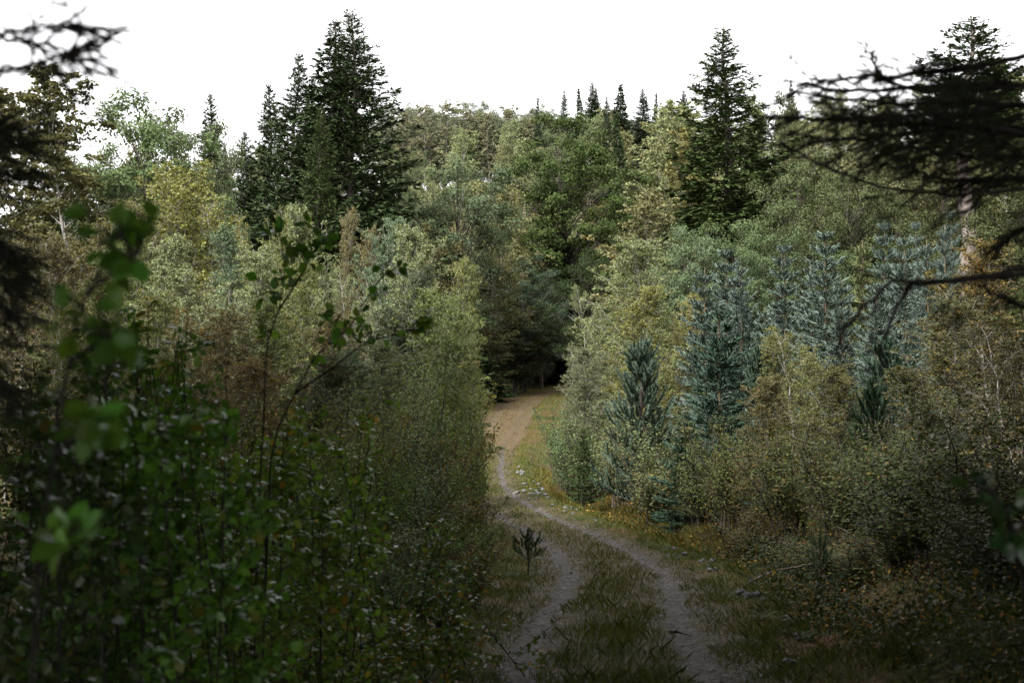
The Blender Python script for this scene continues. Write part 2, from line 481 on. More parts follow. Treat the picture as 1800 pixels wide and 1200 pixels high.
def spruce(seed, H, R, base=0.06, dz=0.42, nper=6, nb=16, card=(0.34, 0.07), droop=0.30, ragged=0.25, bare=0.0, r0=None, prof=0.85, hang=0.5, double=False, forks=None):
    """Norway spruce: whorls of drooping boughs hung with branchlets"""
    rng = np.random.default_rng(seed)
    wood, fol = Geo(), Geo()
    def one(off, z0, Ht, Rt, b0):
        n = 12; t = np.linspace(0, 1, n)
        tp = np.zeros((n, 3)); tp[:, :2] = off + np.cumsum(rng.normal(0, 0.004 * Ht, (n, 2)), 0); tp[:, 2] = z0 + t * Ht
        rr = (r0 or 0.0115 * Ht) * (1 - t) ** 0.9 + 0.012
        tube(wood, tp, rr, 8)
        z = b0 * Ht
        # irregular bulges of the outline
        ph = rng.uniform(0, 6.28, 4)
        while z < Ht * 0.985:
            u = z / Ht
            n_here = nper + rng.integers(-1, 2)
            a0 = rng.uniform(0, 6.28)
            for j in range(n_here):
                if rng.random() < bare: continue
                az = a0 + j * 2 * PI / n_here + rng.normal(0, 0.22)
                prf = (1 - u) ** prof * (0.55 + 0.45 * min(1, (u - b0 + 0.02) / 0.15))
                ln = Rt * prf * rng.uniform(1 - ragged * 1.6, 1 + ragged * 0.7) * (1 + 0.22 * math.sin(u * 17 + ph[0] + az * 1.3) * ragged * 2) + 0.10
                el = math.radians(-18 + 62 * u ** 1.4 + rng.normal(0, 6))
                d = np.array([math.cos(az) * math.cos(el), math.sin(az) * math.cos(el), math.sin(el)])
                p0 = np.array([np.interp(z0 + z, tp[:, 2], tp[:, 0]), np.interp(z0 + z, tp[:, 2], tp[:, 1]), z0 + z + rng.normal(0, 0.08)])
                s = np.linspace(0, 1, 6)[:, None]
                sag = droop * ln * (1 - u)
                c = p0 + d * ln * s + np.array([0, 0, 1.0]) * (-sag * np.sin(s * PI * 0.78) + 0.10 * ln * s ** 3)
                tube(wood, c, (0.006 * ln + 0.01) * (1 - s[:, 0]) + 0.004, 4)
                k = max(3, int(nb * ln / R * (1.0 if u < 0.8 else 1.5)))
                ss = np.sort(rng.uniform(0.12, 1.0, k))
                Q = np.stack([np.interp(ss, s[:, 0], c[:, q]) for q in range(3)], 1)
                side = np.where(rng.random(k) < 0.5, -1.0, 1.0)[:, None]
                perp = np.array([-math.sin(az), math.cos(az), 0.0])
                bl = (0.12 + 0.30 * ln * (1.08 - ss)) * rng.uniform(0.7, 1.2, k)
                bl = np.minimum(bl, 0.95)
                bd = nrm(perp * side * 0.9 + d * 0.75 + np.array([0, 0, 0.05]))
                # each branchlet: 3 to 5 needled sprays that turn from outward to hanging
                m = 8
                idx = np.repeat(np.arange(k), m); uu = rng.uniform(0.0, 1.0, (k * m, 1))
                hg = hang * (1 - 0.7 * u)
                P = Q[idx] + bd[idx] * bl[idx][:, None] * uu - np.array([0, 0, 1.0]) * (hg * bl[idx])[:, None] * uu ** 2
                A = nrm(bd[idx] * 0.7 + d * 0.35 + np.array([0, 0, -1.0]) * hg * rng.uniform(0.2, 1.6, (k * m, 1)) + rng.normal(0, 0.42, (k * m, 3)))
                if u > 0.9: A = nrm(A + np.array([0, 0, 0.7]))
                N = nrm(np.array([0, 0, 1.0]) + rng.normal(0, 0.6, (k * m, 3)))
                sz = rng.uniform(0.65, 1.3, k * m) * (0.28 + 0.8 * min(1, 1.8 * (1 - u)))
                tint = np.clip(rng.random(k)[idx] * 0.5 + rng.random(k * m) * 0.5, 0, 1)
                leaves(fol, P, A, N, card[0] * sz, card[1] * sz * rng.uniform(0.8, 1.5, k * m), tint, fold=-0.25)
            z += dz * rng.uniform(0.75, 1.25) * (1.0 if u < 0.75 else 0.75)
        # the leader
        top = np.array([tp[-1, 0], tp[-1, 1], z0 + Ht])
        P = top - np.array([0, 0, 1.0]) * rng.random((30, 1)) ** 0.7 * 0.05 * Ht
        A = nrm(rng.normal(0, 0.6, (30, 3)) + np.array([0, 0, 1.0])); N = nrm(rng.normal(size=(30, 3)))
        leaves(fol, P, A, N, card[0] * 0.4, card[1] * 0.6, rng.random(30))
    one(np.zeros(2), -0.1, H, R, base)
    for (dx, dy, zz, hh, rr_) in (forks or []):
        one(np.array([dx, dy]), zz, hh, rr_, 0.12)
    return measured(dict(trunk=wood.build('spruce_wood', True), crown=fol.build('spruce_needles'), H=H, R=R))

def sitka(seed, H, R, dz=0.55, nper=6, shoot=0.17, w=0.03, leader=0.75, tip_needles=True):
    """young blue spruce: stiff whorls of bristly shoots under a long bare leader"""
    rng = np.random.default_rng(seed)
    wood, fol = Geo(), Geo()
    tp = np.array([[0, 0, -0.1], [0.02, 0.01, H * 0.4], [0.0, 0.03, H * 0.8], [0.02, 0.02, H]])
    tube(wood, tp, [0.065, 0.045, 0.024, 0.016], 6)
    P0, P1, RR = [], [], []
    z = 0.25
    while z < H - 0.12:
        u = z / H
        main = True
        for sub in range(2):
            zz = z + (0 if sub == 0 else dz * rng.uniform(0.3, 0.7))
            if zz > H - leader and sub == 1: continue
            nn = nper + rng.integers(-1, 2) if sub == 0 else 5
            a0 = rng.uniform(0, 6.28)
            for j in range(nn):
                az = a0 + j * 2 * PI / nn + rng.normal(0, 0.2)
                ln = (R * (1 - u) ** 0.8 * rng.uniform(0.75, 1.1) + 0.22) * (1 if sub == 0 else 0.55)
                el = math.radians(-5 + 50 * u ** 1.2 + rng.normal(0, 5))
                d = np.array([math.cos(az) * math.cos(el), math.sin(az) * math.cos(el), math.sin(el)])
                s = np.linspace(0, 1, 5)[:, None]
                c = np.array([0.01, 0.02, zz]) + d * ln * s + np.array([0, 0, 1.0]) * (-0.12 * ln * np.sin(s * PI) + 0.12 * ln * s ** 2)
                tube(wood, c, 0.012 * (1 - s[:, 0]) + 0.004, 3)
                P0 += list(c[1:-1]); P1 += list(c[2:]); RR += [w] * 3
                k = int(5 + 13 * ln)
                ss = rng.uniform(0.15, 0.97, k)
                Q = np.stack([np.interp(ss, s[:, 0], c[:, q]) for q in range(3)], 1)
                perp = np.array([-math.sin(az), math.cos(az), 0.0])
                side = np.where(rng.random(k) < 0.5, -1.0, 1.0)[:, None]
                bd = nrm(perp * side * 0.75 + d + np.array([0, 0, 0.22]) + rng.normal(0, 0.14, (k, 3)))
                bl = (shoot + 0.34 * ln * (1 - ss)) * rng.uniform(0.7, 1.25, k)
                E = Q + bd * bl[:, None]
                P0 += list(Q); P1 += list(E); RR += [w] * k
                m = 2                                      # twigs of twigs
                q2 = np.repeat(Q + bd * (bl * 0.45)[:, None], m, 0)
                b2 = nrm(np.repeat(bd, m, 0) + rng.normal(0, 0.5, (k * m, 3)) + np.array([0, 0, 0.12]))
                l2 = np.repeat(bl, m) * rng.uniform(0.35, 0.6, k * m)
                P0 += list(q2); P1 += list(q2 + b2 * l2[:, None]); RR += [w * 0.85] * (k * m)
        z += dz * rng.uniform(0.85, 1.15)
    # leader shoot, needled thinly
    P0, P1, RR = np.array(P0), np.array(P1), np.array(RR)
    prisms(fol, P0, P1, RR * 0.8, RR * 0.35, rng.random(len(P0)))
    if tip_needles:
        needles(fol, rng, P0, P1, 18, 0.06, 0.02, 0.75)
    n = 90
    zz = H - leader * rng.random(n)
    Pn = np.stack([np.zeros(n) + 0.015, np.zeros(n) + 0.02, zz], 1)
    A = nrm(rng.normal(0, 0.6, (n, 3)) + np.array([0, 0, 0.9]))
    leaves(fol, Pn, A, nrm(rng.normal(size=(n, 3))), 0.05, 0.018, rng.random(n))
    return measured(dict(trunk=wood.build('young_spruce_wood', True), crown=fol.build('young_spruce_needles'), H=H, R=R))

def pine(seed, H, R, dz=0.5, nper=5, tuft=0.28, per_m=300, nl=0.075, nw=0.008, bare=0.0, sub=4, base=0.12, leader=0.3):
    """young Scots pine: bottle-brush shoots turned upwards"""
    rng = np.random.default_rng(seed)
    wood, fol = Geo(), Geo()
    tube(wood, np.array([[0, 0, -0.08], [0.02, -0.01, H * 0.5], [0, 0.01, H]]), [0.012 * H + 0.008, 0.008 * H + 0.005, 0.006], 6)
    P0, P1 = [[0, 0, H - leader]], [[0, 0.01, H + tuft * 0.5]]
    z = max(0.1, base * H)
    while z < H - leader * 0.5:
        u = z / H; a0 = rng.uniform(0, 6.28)
        for j in range(nper):
            if rng.random() < bare: continue
            az = a0 + j * 2 * PI / nper + rng.normal(0, 0.25)
            ln = R * (1 - u) ** 0.75 * rng.uniform(0.7, 1.1) + 0.08
            el = math.radians(15 + 40 * u + rng.normal(0, 6))
            d = np.array([math.cos(az) * math.cos(el), math.sin(az) * math.cos(el), math.sin(el)])
            s = np.linspace(0, 1, 4)[:, None]
            c = np.array([0, 0, z]) + d * ln * s + np.array([0, 0, 1.0]) * 0.18 * ln * s ** 2
            tube(wood, c, 0.010 * (1 - s[:, 0]) + 0.004, 4)
            k = sub if ln > 0.25 else 1
            ss = np.linspace(0.25 if k > 3 else 0.45, 1.0, k)
            Q = np.stack([np.interp(ss, s[:, 0], c[:, q]) for q in range(3)], 1)
            bd = nrm(d * 0.55 + np.array([0, 0, 0.85]) + rng.normal(0, 0.3, (k, 3)))
            P0 += list(Q); P1 += list(Q + bd * tuft * rng.uniform(0.7, 1.15, (k, 1)))
        z += dz * rng.uniform(0.85, 1.15)
    P0, P1 = np.array(P0, float), np.array(P1, float)
    prisms(wood, P0, P1, 0.007, 0.004)
    needles(fol, rng, P0, P1, per_m, nl, nw, 0.8)
    return measured(dict(trunk=wood.build('pine_wood', True), crown=fol.build('pine_needles'), H=H, R=R))

def bush(seed, H, R, nstem, ntwig, nleaf, L, W=0.72, bare=0.25, spread=0.5):
    """many-stemmed small-leaved shrub"""
    rng = np.random.default_rng(seed)
    wood, fol = Geo(), Geo()
    for i in range(nstem):
        az = rng.uniform(0, 6.28); hh = H * rng.uniform(0.55, 1.0); rad = R * rng.uniform(0.1, 1.0) * math.sqrt(hh / H)
        s = np.linspace(0, 1, 7)[:, None]
        b0 = np.array([math.cos(az), math.sin(az), 0]) * R * 0.25 * rng.random()
        e = np.array([math.cos(az) * rad, math.sin(az) * rad, hh])
        c = b0 * (1 - s) + e * np.concatenate([s ** 1.4, s ** 1.4, s], 1) + rng.normal(0, 0.02 * H, (7, 3)) * s
        c[0, 2] -= 0.05
        tube(wood, c, 0.010 * (0.4 + 0.3 * H) * (1 - s[:, 0]) + 0.004, 5)
        k = ntwig
        ss = rng.uniform(bare, 1.0, k)
        Q = np.stack([np.interp(ss, s[:, 0], c[:, q]) for q in range(3)], 1)
        a2 = rng.uniform(0, 6.28, k); el = rng.uniform(0.1, 1.0, k)
        bd = np.stack([np.cos(a2) * np.cos(el), np.sin(a2) * np.cos(el), np.sin(el)], 1)
        bl = H * (0.08 + 0.2 * (1.05 - ss)) * rng.uniform(0.6, 1.2, k) * spread * 2
        prisms(wood, Q, Q + bd * bl[:, None], 0.004, 0.002)
        idx = np.repeat(np.arange(k), nleaf); nn = len(idx)
        P = Q[idx] + bd[idx] * (bl[idx] * rng.random(nn))[:, None] + rng.normal(0, 0.03 + 0.012 * H, (nn, 3))
        oo = np.concatenate([P[:, :2] / R, ((P[:, 2] / H - 0.3) * 1.2)[:, None]], 1)
        A, N = crown_dirs(rng, nrm(oo), 0.6)
        cl = rng.random(k)[idx]
        sz = rng.uniform(0.65, 1.25, nn)
        leaves(fol, P, A, N, L * sz, L * W * sz, np.clip(0.6 * rng.random(nn) + 0.4 * cl, 0.001, 0.999))
    return measured(dict(trunk=wood.build('shrub_stems', True), crown=fol.build('shrub_leaves'), H=H, R=R))

def measured(p):
    me = p['crown']; v = np.empty(len(me.vertices) * 3, np.float32); me.vertices.foreach_get('co', v)
    v = v.reshape(-1, 3)
    p['R'] = float(np.percentile(np.hypot(v[:, 0], v[:, 1]), 93)); p['H'] = float(np.percentile(v[:, 2], 99.9))
    return p

def plant(name, proto, loc, scale, rz, color, autumn, label, cat, wood='dark_bark', leaf='leaf', group=None, trunk_name='trunk', crown_name='crown'):
    root = empty(name, tuple(loc), rz, scale)
    tag(root, label, cat, group)
    t = bpy.data.objects.new(trunk_name, proto['trunk']); link(t, root)
    c = bpy.data.objects.new(crown_name, proto['crown']); link(c, root)
    for o, k in ((t, wood), (c, leaf)):
        if len(o.data.materials) == 0: o.data.materials.append(M[k])
        o.material_slots[0].link = 'OBJECT'; o.material_slots[0].material = M[k]
    c.color = (*color, 1); c['autumn'] = float(autumn)
    return root

WIDE = dict(birch=1.18, tree=1.3, spruce=1.25, pine=1.35, shrub=1.3, oak=1.1)
def edge_l(top, d):
    return float(np.interp(d, [10, 14, 18, 24, 35, 50, 70], [800, 850, 880, 882, 862, 846, 840]))
def edge_r(d):
    return float(np.interp(d, [36, 43, 50, 56, 62, 75], [1190, 1075, 995, 955, 950, 958]))
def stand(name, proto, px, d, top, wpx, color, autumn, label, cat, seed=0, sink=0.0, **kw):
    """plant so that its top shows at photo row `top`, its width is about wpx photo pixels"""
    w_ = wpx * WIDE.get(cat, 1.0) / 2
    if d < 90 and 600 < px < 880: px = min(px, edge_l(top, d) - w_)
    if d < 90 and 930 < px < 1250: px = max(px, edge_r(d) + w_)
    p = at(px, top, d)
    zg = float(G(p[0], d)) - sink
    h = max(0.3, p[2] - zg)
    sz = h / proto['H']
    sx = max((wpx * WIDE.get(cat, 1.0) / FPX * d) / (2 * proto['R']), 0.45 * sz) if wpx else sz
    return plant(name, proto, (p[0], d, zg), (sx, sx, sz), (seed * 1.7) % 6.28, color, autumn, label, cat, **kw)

# ================================================================== ground
def ground_mat():
    m, nt, out = new_mat('forest_floor')
    tc = nt.nodes.new('ShaderNodeTexCoord')
    n1 = nt.nodes.new('ShaderNodeTexNoise'); n1.inputs['Scale'].default_value = 0.5; n1.inputs['Detail'].default_value = 8
    n2 = nt.nodes.new('ShaderNodeTexNoise'); n2.inputs['Scale'].default_value = 14; n2.inputs['Detail'].default_value = 5
    nt.links.new(tc.outputs['Object'], n1.inputs['Vector']); nt.links.new(tc.outputs['Object'], n2.inputs['Vector'])
    r1 = nt.nodes.new('ShaderNodeValToRGB')
    e = r1.color_ramp.elements
    e[0].position, e[0].color = 0.36, (0.035, 0.045, 0.014, 1)
    e[1].position, e[1].color = 0.62, (0.085, 0.055, 0.028, 1)
    k = e.new(0.5); k.color = (0.06, 0.06, 0.02, 1)
    nt.links.new(n1.outputs['Fac'], r1.inputs[0])
    r2 = nt.nodes.new('ShaderNodeValToRGB')
    r2.color_ramp.elements[0].position, r2.color_ramp.elements[0].color = 0.3, (0.4, 0.4, 0.4, 1)
    r2.color_ramp.elements[1].position, r2.color_ramp.elements[1].color = 0.7, (1.5, 1.4, 1.3, 1)
    nt.links.new(n2.outputs['Fac'], r2.inputs[0])
    c = mix_node(nt, 1.0, r1.outputs[0], r2.outputs[0], 'MULTIPLY')
    p = nt.nodes.new('ShaderNodeBsdfPrincipled'); p.inputs['Roughness'].default_value = 0.95
    p.inputs['Specular IOR Level'].default_value = 0.1
    nt.links.new(c, p.inputs['Base Color'])
    b = nt.nodes.new('ShaderNodeBump'); b.inputs['Strength'].default_value = 0.8; b.inputs['Distance'].default_value = 0.08
    nt.links.new(n2.outputs['Fac'], b.inputs['Height']); nt.links.new(b.outputs[0], p.inputs['Normal'])
    nt.links.new(p.outputs[0], out.inputs['Surface'])
    return m

ys = np.concatenate([np.linspace(-60, 4, 24, endpoint=False), np.linspace(4, 30, 150, endpoint=False), np.linspace(30, 125, 190, endpoint=False),
                     np.linspace(125, 430, 80, endpoint=False), np.linspace(430, 1600, 14)])
sh = np.concatenate([np.linspace(0, 7, 44, endpoint=False), 7 + (np.linspace(0, 1, 34) ** 2.6) * 1500])
ss_ = np.concatenate([-sh[:0:-1], sh])
YY, SS = np.meshgrid(ys, ss_, indexing='ij')
XX = SS + xc(YY)
TW = 1.5                                                    # half width of the track sheet
ZZ = G(XX, YY) - 0.07 * (1 - smooth(TW - 0.35, TW + 0.05, np.abs(SS) / (1 + 0.25 * smooth(68, 90, YY)))) * (YY < 133)
def grid_mesh(name, X, Y, Z, tint=None):
    ny, nx = X.shape
    i = np.arange(ny - 1)[:, None] * nx + np.arange(nx - 1)[None, :]
    F = np.stack([i, i + 1, i + nx + 1, i + nx], -1).reshape(-1, 4)
    g = Geo(); g.add(np.stack([X, Y, Z], -1).reshape(-1, 3), F, tint)
    return g.build(name, True)
structure('forest_ground', grid_mesh('forest_ground', XX, YY, ZZ), ground_mat())

# ---- the track: two gravel ruts with a grassy crown between them
def rut_depth(e, y):
    e = e + 0.12 * bumps(y, y * 0, 51, 6.0) + 0.05 * bumps(y, e, 52, 1.3)
    return np.exp(-((np.abs(e) - 0.76) / (0.165 + 0.07 * bumps(y, e, 53, 2.5))) ** 2)

def track_mat():
    m, nt, out = new_mat('gravel_track')
    a = nt.nodes.new('ShaderNodeAttribute'); a.attribute_name = 'rut'
    f = nt.nodes.new('ShaderNodeAttribute'); f.attribute_name = 'russet'
    tc = nt.nodes.new('ShaderNodeTexCoord')
    v = nt.nodes.new('ShaderNodeTexVoronoi'); v.inputs['Scale'].default_value = 11
    n2 = nt.nodes.new('ShaderNodeTexNoise'); n2.inputs['Scale'].default_value = 5; n2.inputs['Detail'].default_value = 8
    n3 = nt.nodes.new('ShaderNodeTexNoise'); n3.inputs['Scale'].default_value = 2.6; n3.inputs['Detail'].default_value = 6
    for q in (v, n2, n3): nt.links.new(tc.outputs['Object'], q.inputs['Vector'])
    gr = nt.nodes.new('ShaderNodeValToRGB')
    gr.color_ramp.elements[0].color = (0.018, 0.015, 0.012, 1); gr.color_ramp.elements[1].color = (0.10, 0.086, 0.077, 1)
    nt.links.new(v.outputs['Color'], gr.inputs[0])
    soil = nt.nodes.new('ShaderNodeValToRGB')
    soil.color_ramp.elements[0].position, soil.color_ramp.elements[0].color = 0.35, (0.03, 0.027, 0.010, 1)
    soil.color_ramp.elements[1].position, soil.color_ramp.elements[1].color = 0.65, (0.075, 0.055, 0.027, 1)
    nt.links.new(n2.outputs['Fac'], soil.inputs[0])
    rus = nt.nodes.new('ShaderNodeValToRGB')
    rus.color_ramp.elements[0].position, rus.color_ramp.elements[0].color = 0.35, (0.05, 0.038, 0.018, 1)
    rus.color_ramp.elements[1].position, rus.color_ramp.elements[1].color = 0.65, (0.105, 0.07, 0.038, 1)
    nt.links.new(n2.outputs['Fac'], rus.inputs[0])
    base = mix_node(nt, f.outputs['Fac'], soil.outputs[0], rus.outputs[0])
    k = math_node(nt, 'ADD', a.outputs['Fac'], math_node(nt, 'MULTIPLY', math_node(nt, 'SUBTRACT', n3.outputs['Fac'], 0.5), 1.4))
    k = math_node(nt, 'MULTIPLY', math_node(nt, 'SUBTRACT', k, 0.42), 3.5, True)
    k = math_node(nt, 'MULTIPLY', k, math_node(nt, 'SUBTRACT', 1.0, math_node(nt, 'MULTIPLY', f.outputs['Fac'], 0.85)))
    c = mix_node(nt, k, base, gr.outputs[0])
    p = nt.nodes.new('ShaderNodeBsdfPrincipled'); p.inputs['Roughness'].default_value = 0.9
    p.inputs['Specular IOR Level'].default_value = 0.2
    nt.links.new(c, p.inputs['Base Color'])
    b = nt.nodes.new('ShaderNodeBump'); b.inputs['Strength'].default_value = 0.7; b.inputs['Distance'].default_value = 0.03
    nt.links.new(v.outputs['Distance'], b.inputs['Height']); nt.links.new(b.outputs[0], p.inputs['Normal'])
    nt.links.new(p.outputs[0], out.inputs['Surface'])
    return m

ty = np.concatenate([np.linspace(-20, 6, 60, endpoint=False), np.linspace(6, 40, 300, endpoint=False), np.linspace(40, 132, 330)])
te = np.linspace(-TW, TW, 41)
TY, TE = np.meshgrid(ty, te, indexing='ij')
FARW = 1 + 0.25 * smooth(68, 90, TY)                       # the track opens out towards the bend
edge = (np.abs(TE) > TW * 0.85) * bumps(TY, TE * 3, 9, 1.6) * 0.25
TX = xc(TY) + (TE + edge * np.sign(TE)) * FARW
TZ = G(TX, TY) + 0.012 - 0.05 * rut_depth(TE, TY) + 0.012 * bumps(TX, TY, 11, 0.5) + 0.02 * bumps(TX, TY, 12, 1.7)
TZ = TZ - 0.07 * smooth(TW - 0.2, TW, np.abs(TE))
tme = grid_mesh('forest_track', TX, TY, TZ)
for nm, val in (('rut', rut_depth(TE, TY)), ('russet', smooth(74, 86, TY) * 0.95)):
    a = tme.attributes.new(nm, 'FLOAT', 'POINT'); a.data.foreach_set('value', val.astype(np.float32).ravel())
track = structure('forest_track', tme, track_mat())

# ================================================================== plant prototypes
BY = [birch(11, 9, 1.5, 0.08, 76, 18, 22, 0.064, 0.14, 0.60, (46, 76)),
      birch(12, 9, 1.7, 0.06, 80, 18, 22, 0.064, 0.22, 0.55, (38, 72)),
      birch(13, 9, 1.3, 0.10, 74, 18, 22, 0.062, 0.10, 0.70, (50, 78)),
      birch(14, 9, 1.6, 0.05, 82, 17, 22, 0.064, 0.22, 0.60, (40, 70), stems=3)]
BT = [birch(21, 18, 3.2, 0.32, 70, 18, 13, 0.165, 0.35, 0.55, (42, 74), gap=0.08, r0=0.2),
      birch(22, 18, 2.9, 0.28, 68, 18, 13, 0.16, 0.40, 0.5, (44, 72), gap=0.1, lean=0.04, r0=0.2),
      birch(23, 18, 3.6, 0.40, 64, 19, 13, 0.14, 0.40, 0.45, (40, 76), gap=0.08, r0=0.22)]
BF = [birch(31, 15, 3.4, 0.12, 50, 14, 14, 0.19, 0.28, 0.5, (42, 74), r0=0.13),
      birch(32, 15, 3.0, 0.14, 50, 14, 14, 0.185, 0.24, 0.6, (46, 76), r0=0.13),
      birch(33, 15, 3.8, 0.10, 52, 14, 14, 0.19, 0.32, 0.45, (38, 70), r0=0.14)]
RT = [round_tree(41, 14, 5.0, 1.0, 130, 230, 0.16, 1.1),
      round_tree(42, 14, 5.4, 0.8, 135, 230, 0.155, 1.05, topheavy=0.05),
      round_tree(43, 14, 4.6, 1.2, 120, 230, 0.16, 1.15, upright=1)]
OAK = round_tree(44, 24, 7.5, 2.0, 260, 190, 0.24, 1.35, r0=0.42, flat=0.55, topheavy=-0.03, upright=1)
WIL = round_tree(45, 18, 6.0, 1.5, 190, 200, 0.24, 1.15, W=0.5, flat=0.8)
SB = [spruce(51, 27, 5.2, 0.05, 0.38, 9, 36, (0.36, 0.085), 0.28, 0.30, 0.05, hang=0.7, forks=[(-1.05, 0.3, 17.0, 9.2, 1.4)]),
      spruce(52, 24, 3.8, 0.05, 0.38, 8, 32, (0.35, 0.085), 0.25, 0.35, 0.06, hang=0.6, forks=[(0.9, 0.4, 13, 9.3, 1.2)]),
      spruce(53, 24, 4.2, 0.04, 0.38, 8, 34, (0.35, 0.08), 0.32, 0.28, 0.03, hang=1.0),
      spruce(54, 22, 3.4, 0.04, 0.40, 8, 30, (0.35, 0.085), 0.22, 0.3, 0.04, hang=0.5)]
SF = [spruce(61, 14, 2.4, 0.05, 0.45, 8, 14, (0.5, 0.17), 0.2, 0.3, 0.0, hang=0.5, prof=1.05),
      spruce(62, 14, 2.2, 0.05, 0.45, 8, 14, (0.5, 0.17), 0.2, 0.4, 0.05, hang=0.5, prof=1.15)]
BARE_SP = spruce(63, 24, 3.4, 0.66, 0.45, 8, 28, (0.36, 0.085), 0.12, 0.35, 0.1, r0=0.30, prof=0.6, hang=0.4)
SK = [sitka(71, 7.5, 1.5), sitka(72, 7.5, 1.35, leader=0.95), sitka(73, 7.5, 1.7, leader=0.6)]
PN = [pine(81, 5.0, 1.25, 0.36, 7, 0.36, 620, 0.085, 0.016, 0.0, 6, 0.06),
      pine(82, 4.5, 1.4, 0.42, 6, 0.40, 460, 0.11, 0.014, 0.05, 5, 0.08)]
BU = [bush(91, 2.4, 1.1, 16, 26, 14, 0.044), bush(92, 2.4, 1.3, 18, 26, 14, 0.042), bush(93, 2.0, 1.2, 22, 24, 13, 0.042, bare=0.15),
      bush(94, 2.6, 0.8, 12, 26, 14, 0.046, bare=0.3)]

SAGE, PALE, OLIVE, GOLD = (0.122, 0.158, 0.046), (0.185, 0.212, 0.098), (0.115, 0.13, 0.034), (0.185, 0.19, 0.055)
HILL = (0.195, 0.21, 0.10); BLUEG = (0.085, 0.112, 0.06); OAKC = (0.042, 0.062, 0.016); SPR = (0.040, 0.060, 0.022)  # HILL: leaf colour lightened in place of distance haze
SPRL = (0.048, 0.070, 0.020); SITK = (0.113, 0.148, 0.12); PINEC = (0.115, 0.16, 0.115); GREEN = (0.06, 0.11, 0.025)
DKGRN = (0.055, 0.085, 0.035); RUSSET = (0.17, 0.13, 0.05)
B, F_ = 'birch_bark', 'far_leaf'

# ================================================================== the tall spruces on the left skyline
stand('spruce_tree', SB[0], 628, 104, 22, 265, SPR, 0, 'tallest dark spruce with a forked top rising above the forest', 'spruce', 0, leaf='needle', wood='grey_bark')
stand('spruce_tree', SB[1], 517, 108, 98, 150, SPR, 0, 'narrow ragged spruce just left of the tallest spruce', 'spruce', 0, leaf='needle')
stand('spruce_tree', SB[3], 476, 112, 152, 130, SPR, 0, 'smaller dark spruce left of the narrow ragged one', 'spruce', 2, leaf='needle')
stand('spruce_tree', SB[3], 372, 110, 168, 110, SPR, 0, 'single dark spruce top between leafy tree and spruce cluster', 'spruce', 5, leaf='needle')
stand('spruce_tree', SB[2], 556, 99, 190, 120, SPRL, 0, 'lighter green spruce in front of the tallest spruce', 'spruce', 4, leaf='needle')
stand('spruce_tree', SB[3], 432, 116, 235, 110, SPR, 0, 'low dark spruce filling the gap above the golden birch', 'spruce', 6, leaf='needle')
# right skyline
stand('spruce_tree', SB[2], 1289, 108, 55, 265, SPRL, 0, 'tall green spruce with shaggy boughs right of the hillside', 'spruce', 2, leaf='needle')
stand('spruce_tree', BARE_SP, 1652, 76, 33, 190, SPR, 0, 'old spruce with a bare grey trunk and round dark top', 'spruce', 7, leaf='needle', wood='grey_bark')
# left edge
stand('birch_tree', BT[1], 130, 78, 128, 190, (0.10, 0.10, 0.04), 0.12, 'tall birch with thin white trunks at the left edge', 'birch', 3, wood=B, leaf=F_)  # left edge birches: vignette darkening is put into the leaf colours
stand('birch_tree', BT[0], 55, 82, 150, 200, (0.09, 0.09, 0.035), 0.10, 'dark leaning birch at the far left skyline', 'birch', 1, wood=B, leaf=F_)
stand('birch_tree', BT[2], -20, 70, 190, 220, (0.09, 0.09, 0.035), 0.10, 'birch cut by the left edge below the skyline', 'birch', 2, wood=B, leaf=F_)
stand('willow_tree', WIL, 262, 88, 178, 235, (0.088, 0.122, 0.05), 0, 'broad pale green leafy tree with windblown crown on left skyline', 'tree', 1, leaf=F_)
stand('willow_tree', RT[1], 175, 84, 260, 190, (0.09, 0.115, 0.055), 0, 'green leafy tree below and left of the windblown crown', 'tree', 3, leaf=F_)
stand('broadleaf_tree', RT[0], 335, 92, 215, 150, (0.09, 0.115, 0.055), 0, 'leafy tree between windblown crown and single dark spruce', 'tree', 5, leaf=F_)

# ================================================================== middle ground, behind the bend
stand('oak_tree', OAK, 990, 138, 205, 270, OAKC, 0.06, 'big dark green oak behind the bend of the track', 'oak', 1, leaf=F_)
stand('broadleaf_tree', RT[0], 790, 112, 285, 190, BLUEG, 0.05, 'grey green round tree right of the tallest spruce', 'tree', 2, leaf=F_)
stand('broadleaf_tree', RT[2], 730, 104, 395, 150, (0.11, 0.10, 0.04), 0.2, 'brownish low tree at the foot of the tallest spruce', 'tree', 4, leaf=F_)
stand('birch_tree', BT[2], 872, 127, 322, 125, (0.165, 0.165, 0.07), 0.08, 'birch with a bare forked trunk under a pale rounded crown', 'birch', 4, wood=B, leaf=F_)
stand('broadleaf_tree', RT[1], 922, 125, 450, 125, (0.055, 0.078, 0.045), 0.03, 'blue green rounded tree beside the dark gap', 'tree', 6, leaf=F_)  # this and the small blue grey tree: colour darkened to extend the shadowed gap
stand('birch_tree', BY[1], 862, 119, 455, 125, (0.115, 0.12, 0.042), 0.18, 'olive brown birch below the pale rounded crown', 'birch', 2, wood=B)
stand('broadleaf_tree', RT[2], 952, 130, 492, 85, (0.07, 0.09, 0.065), 0.03, 'small blue grey tree at the right of the clump before the oak', 'tree', 1, leaf=F_)
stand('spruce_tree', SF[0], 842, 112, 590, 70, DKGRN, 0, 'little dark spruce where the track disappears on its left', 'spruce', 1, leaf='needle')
stand('broadleaf_tree', RT[0], 905, 121, 560, 120, (0.024, 0.036, 0.016), 0, 'deep shaded tree over the end of the track', 'tree', 2, leaf=F_)  # the hollow's deep shadow is put into these dark leaf colours
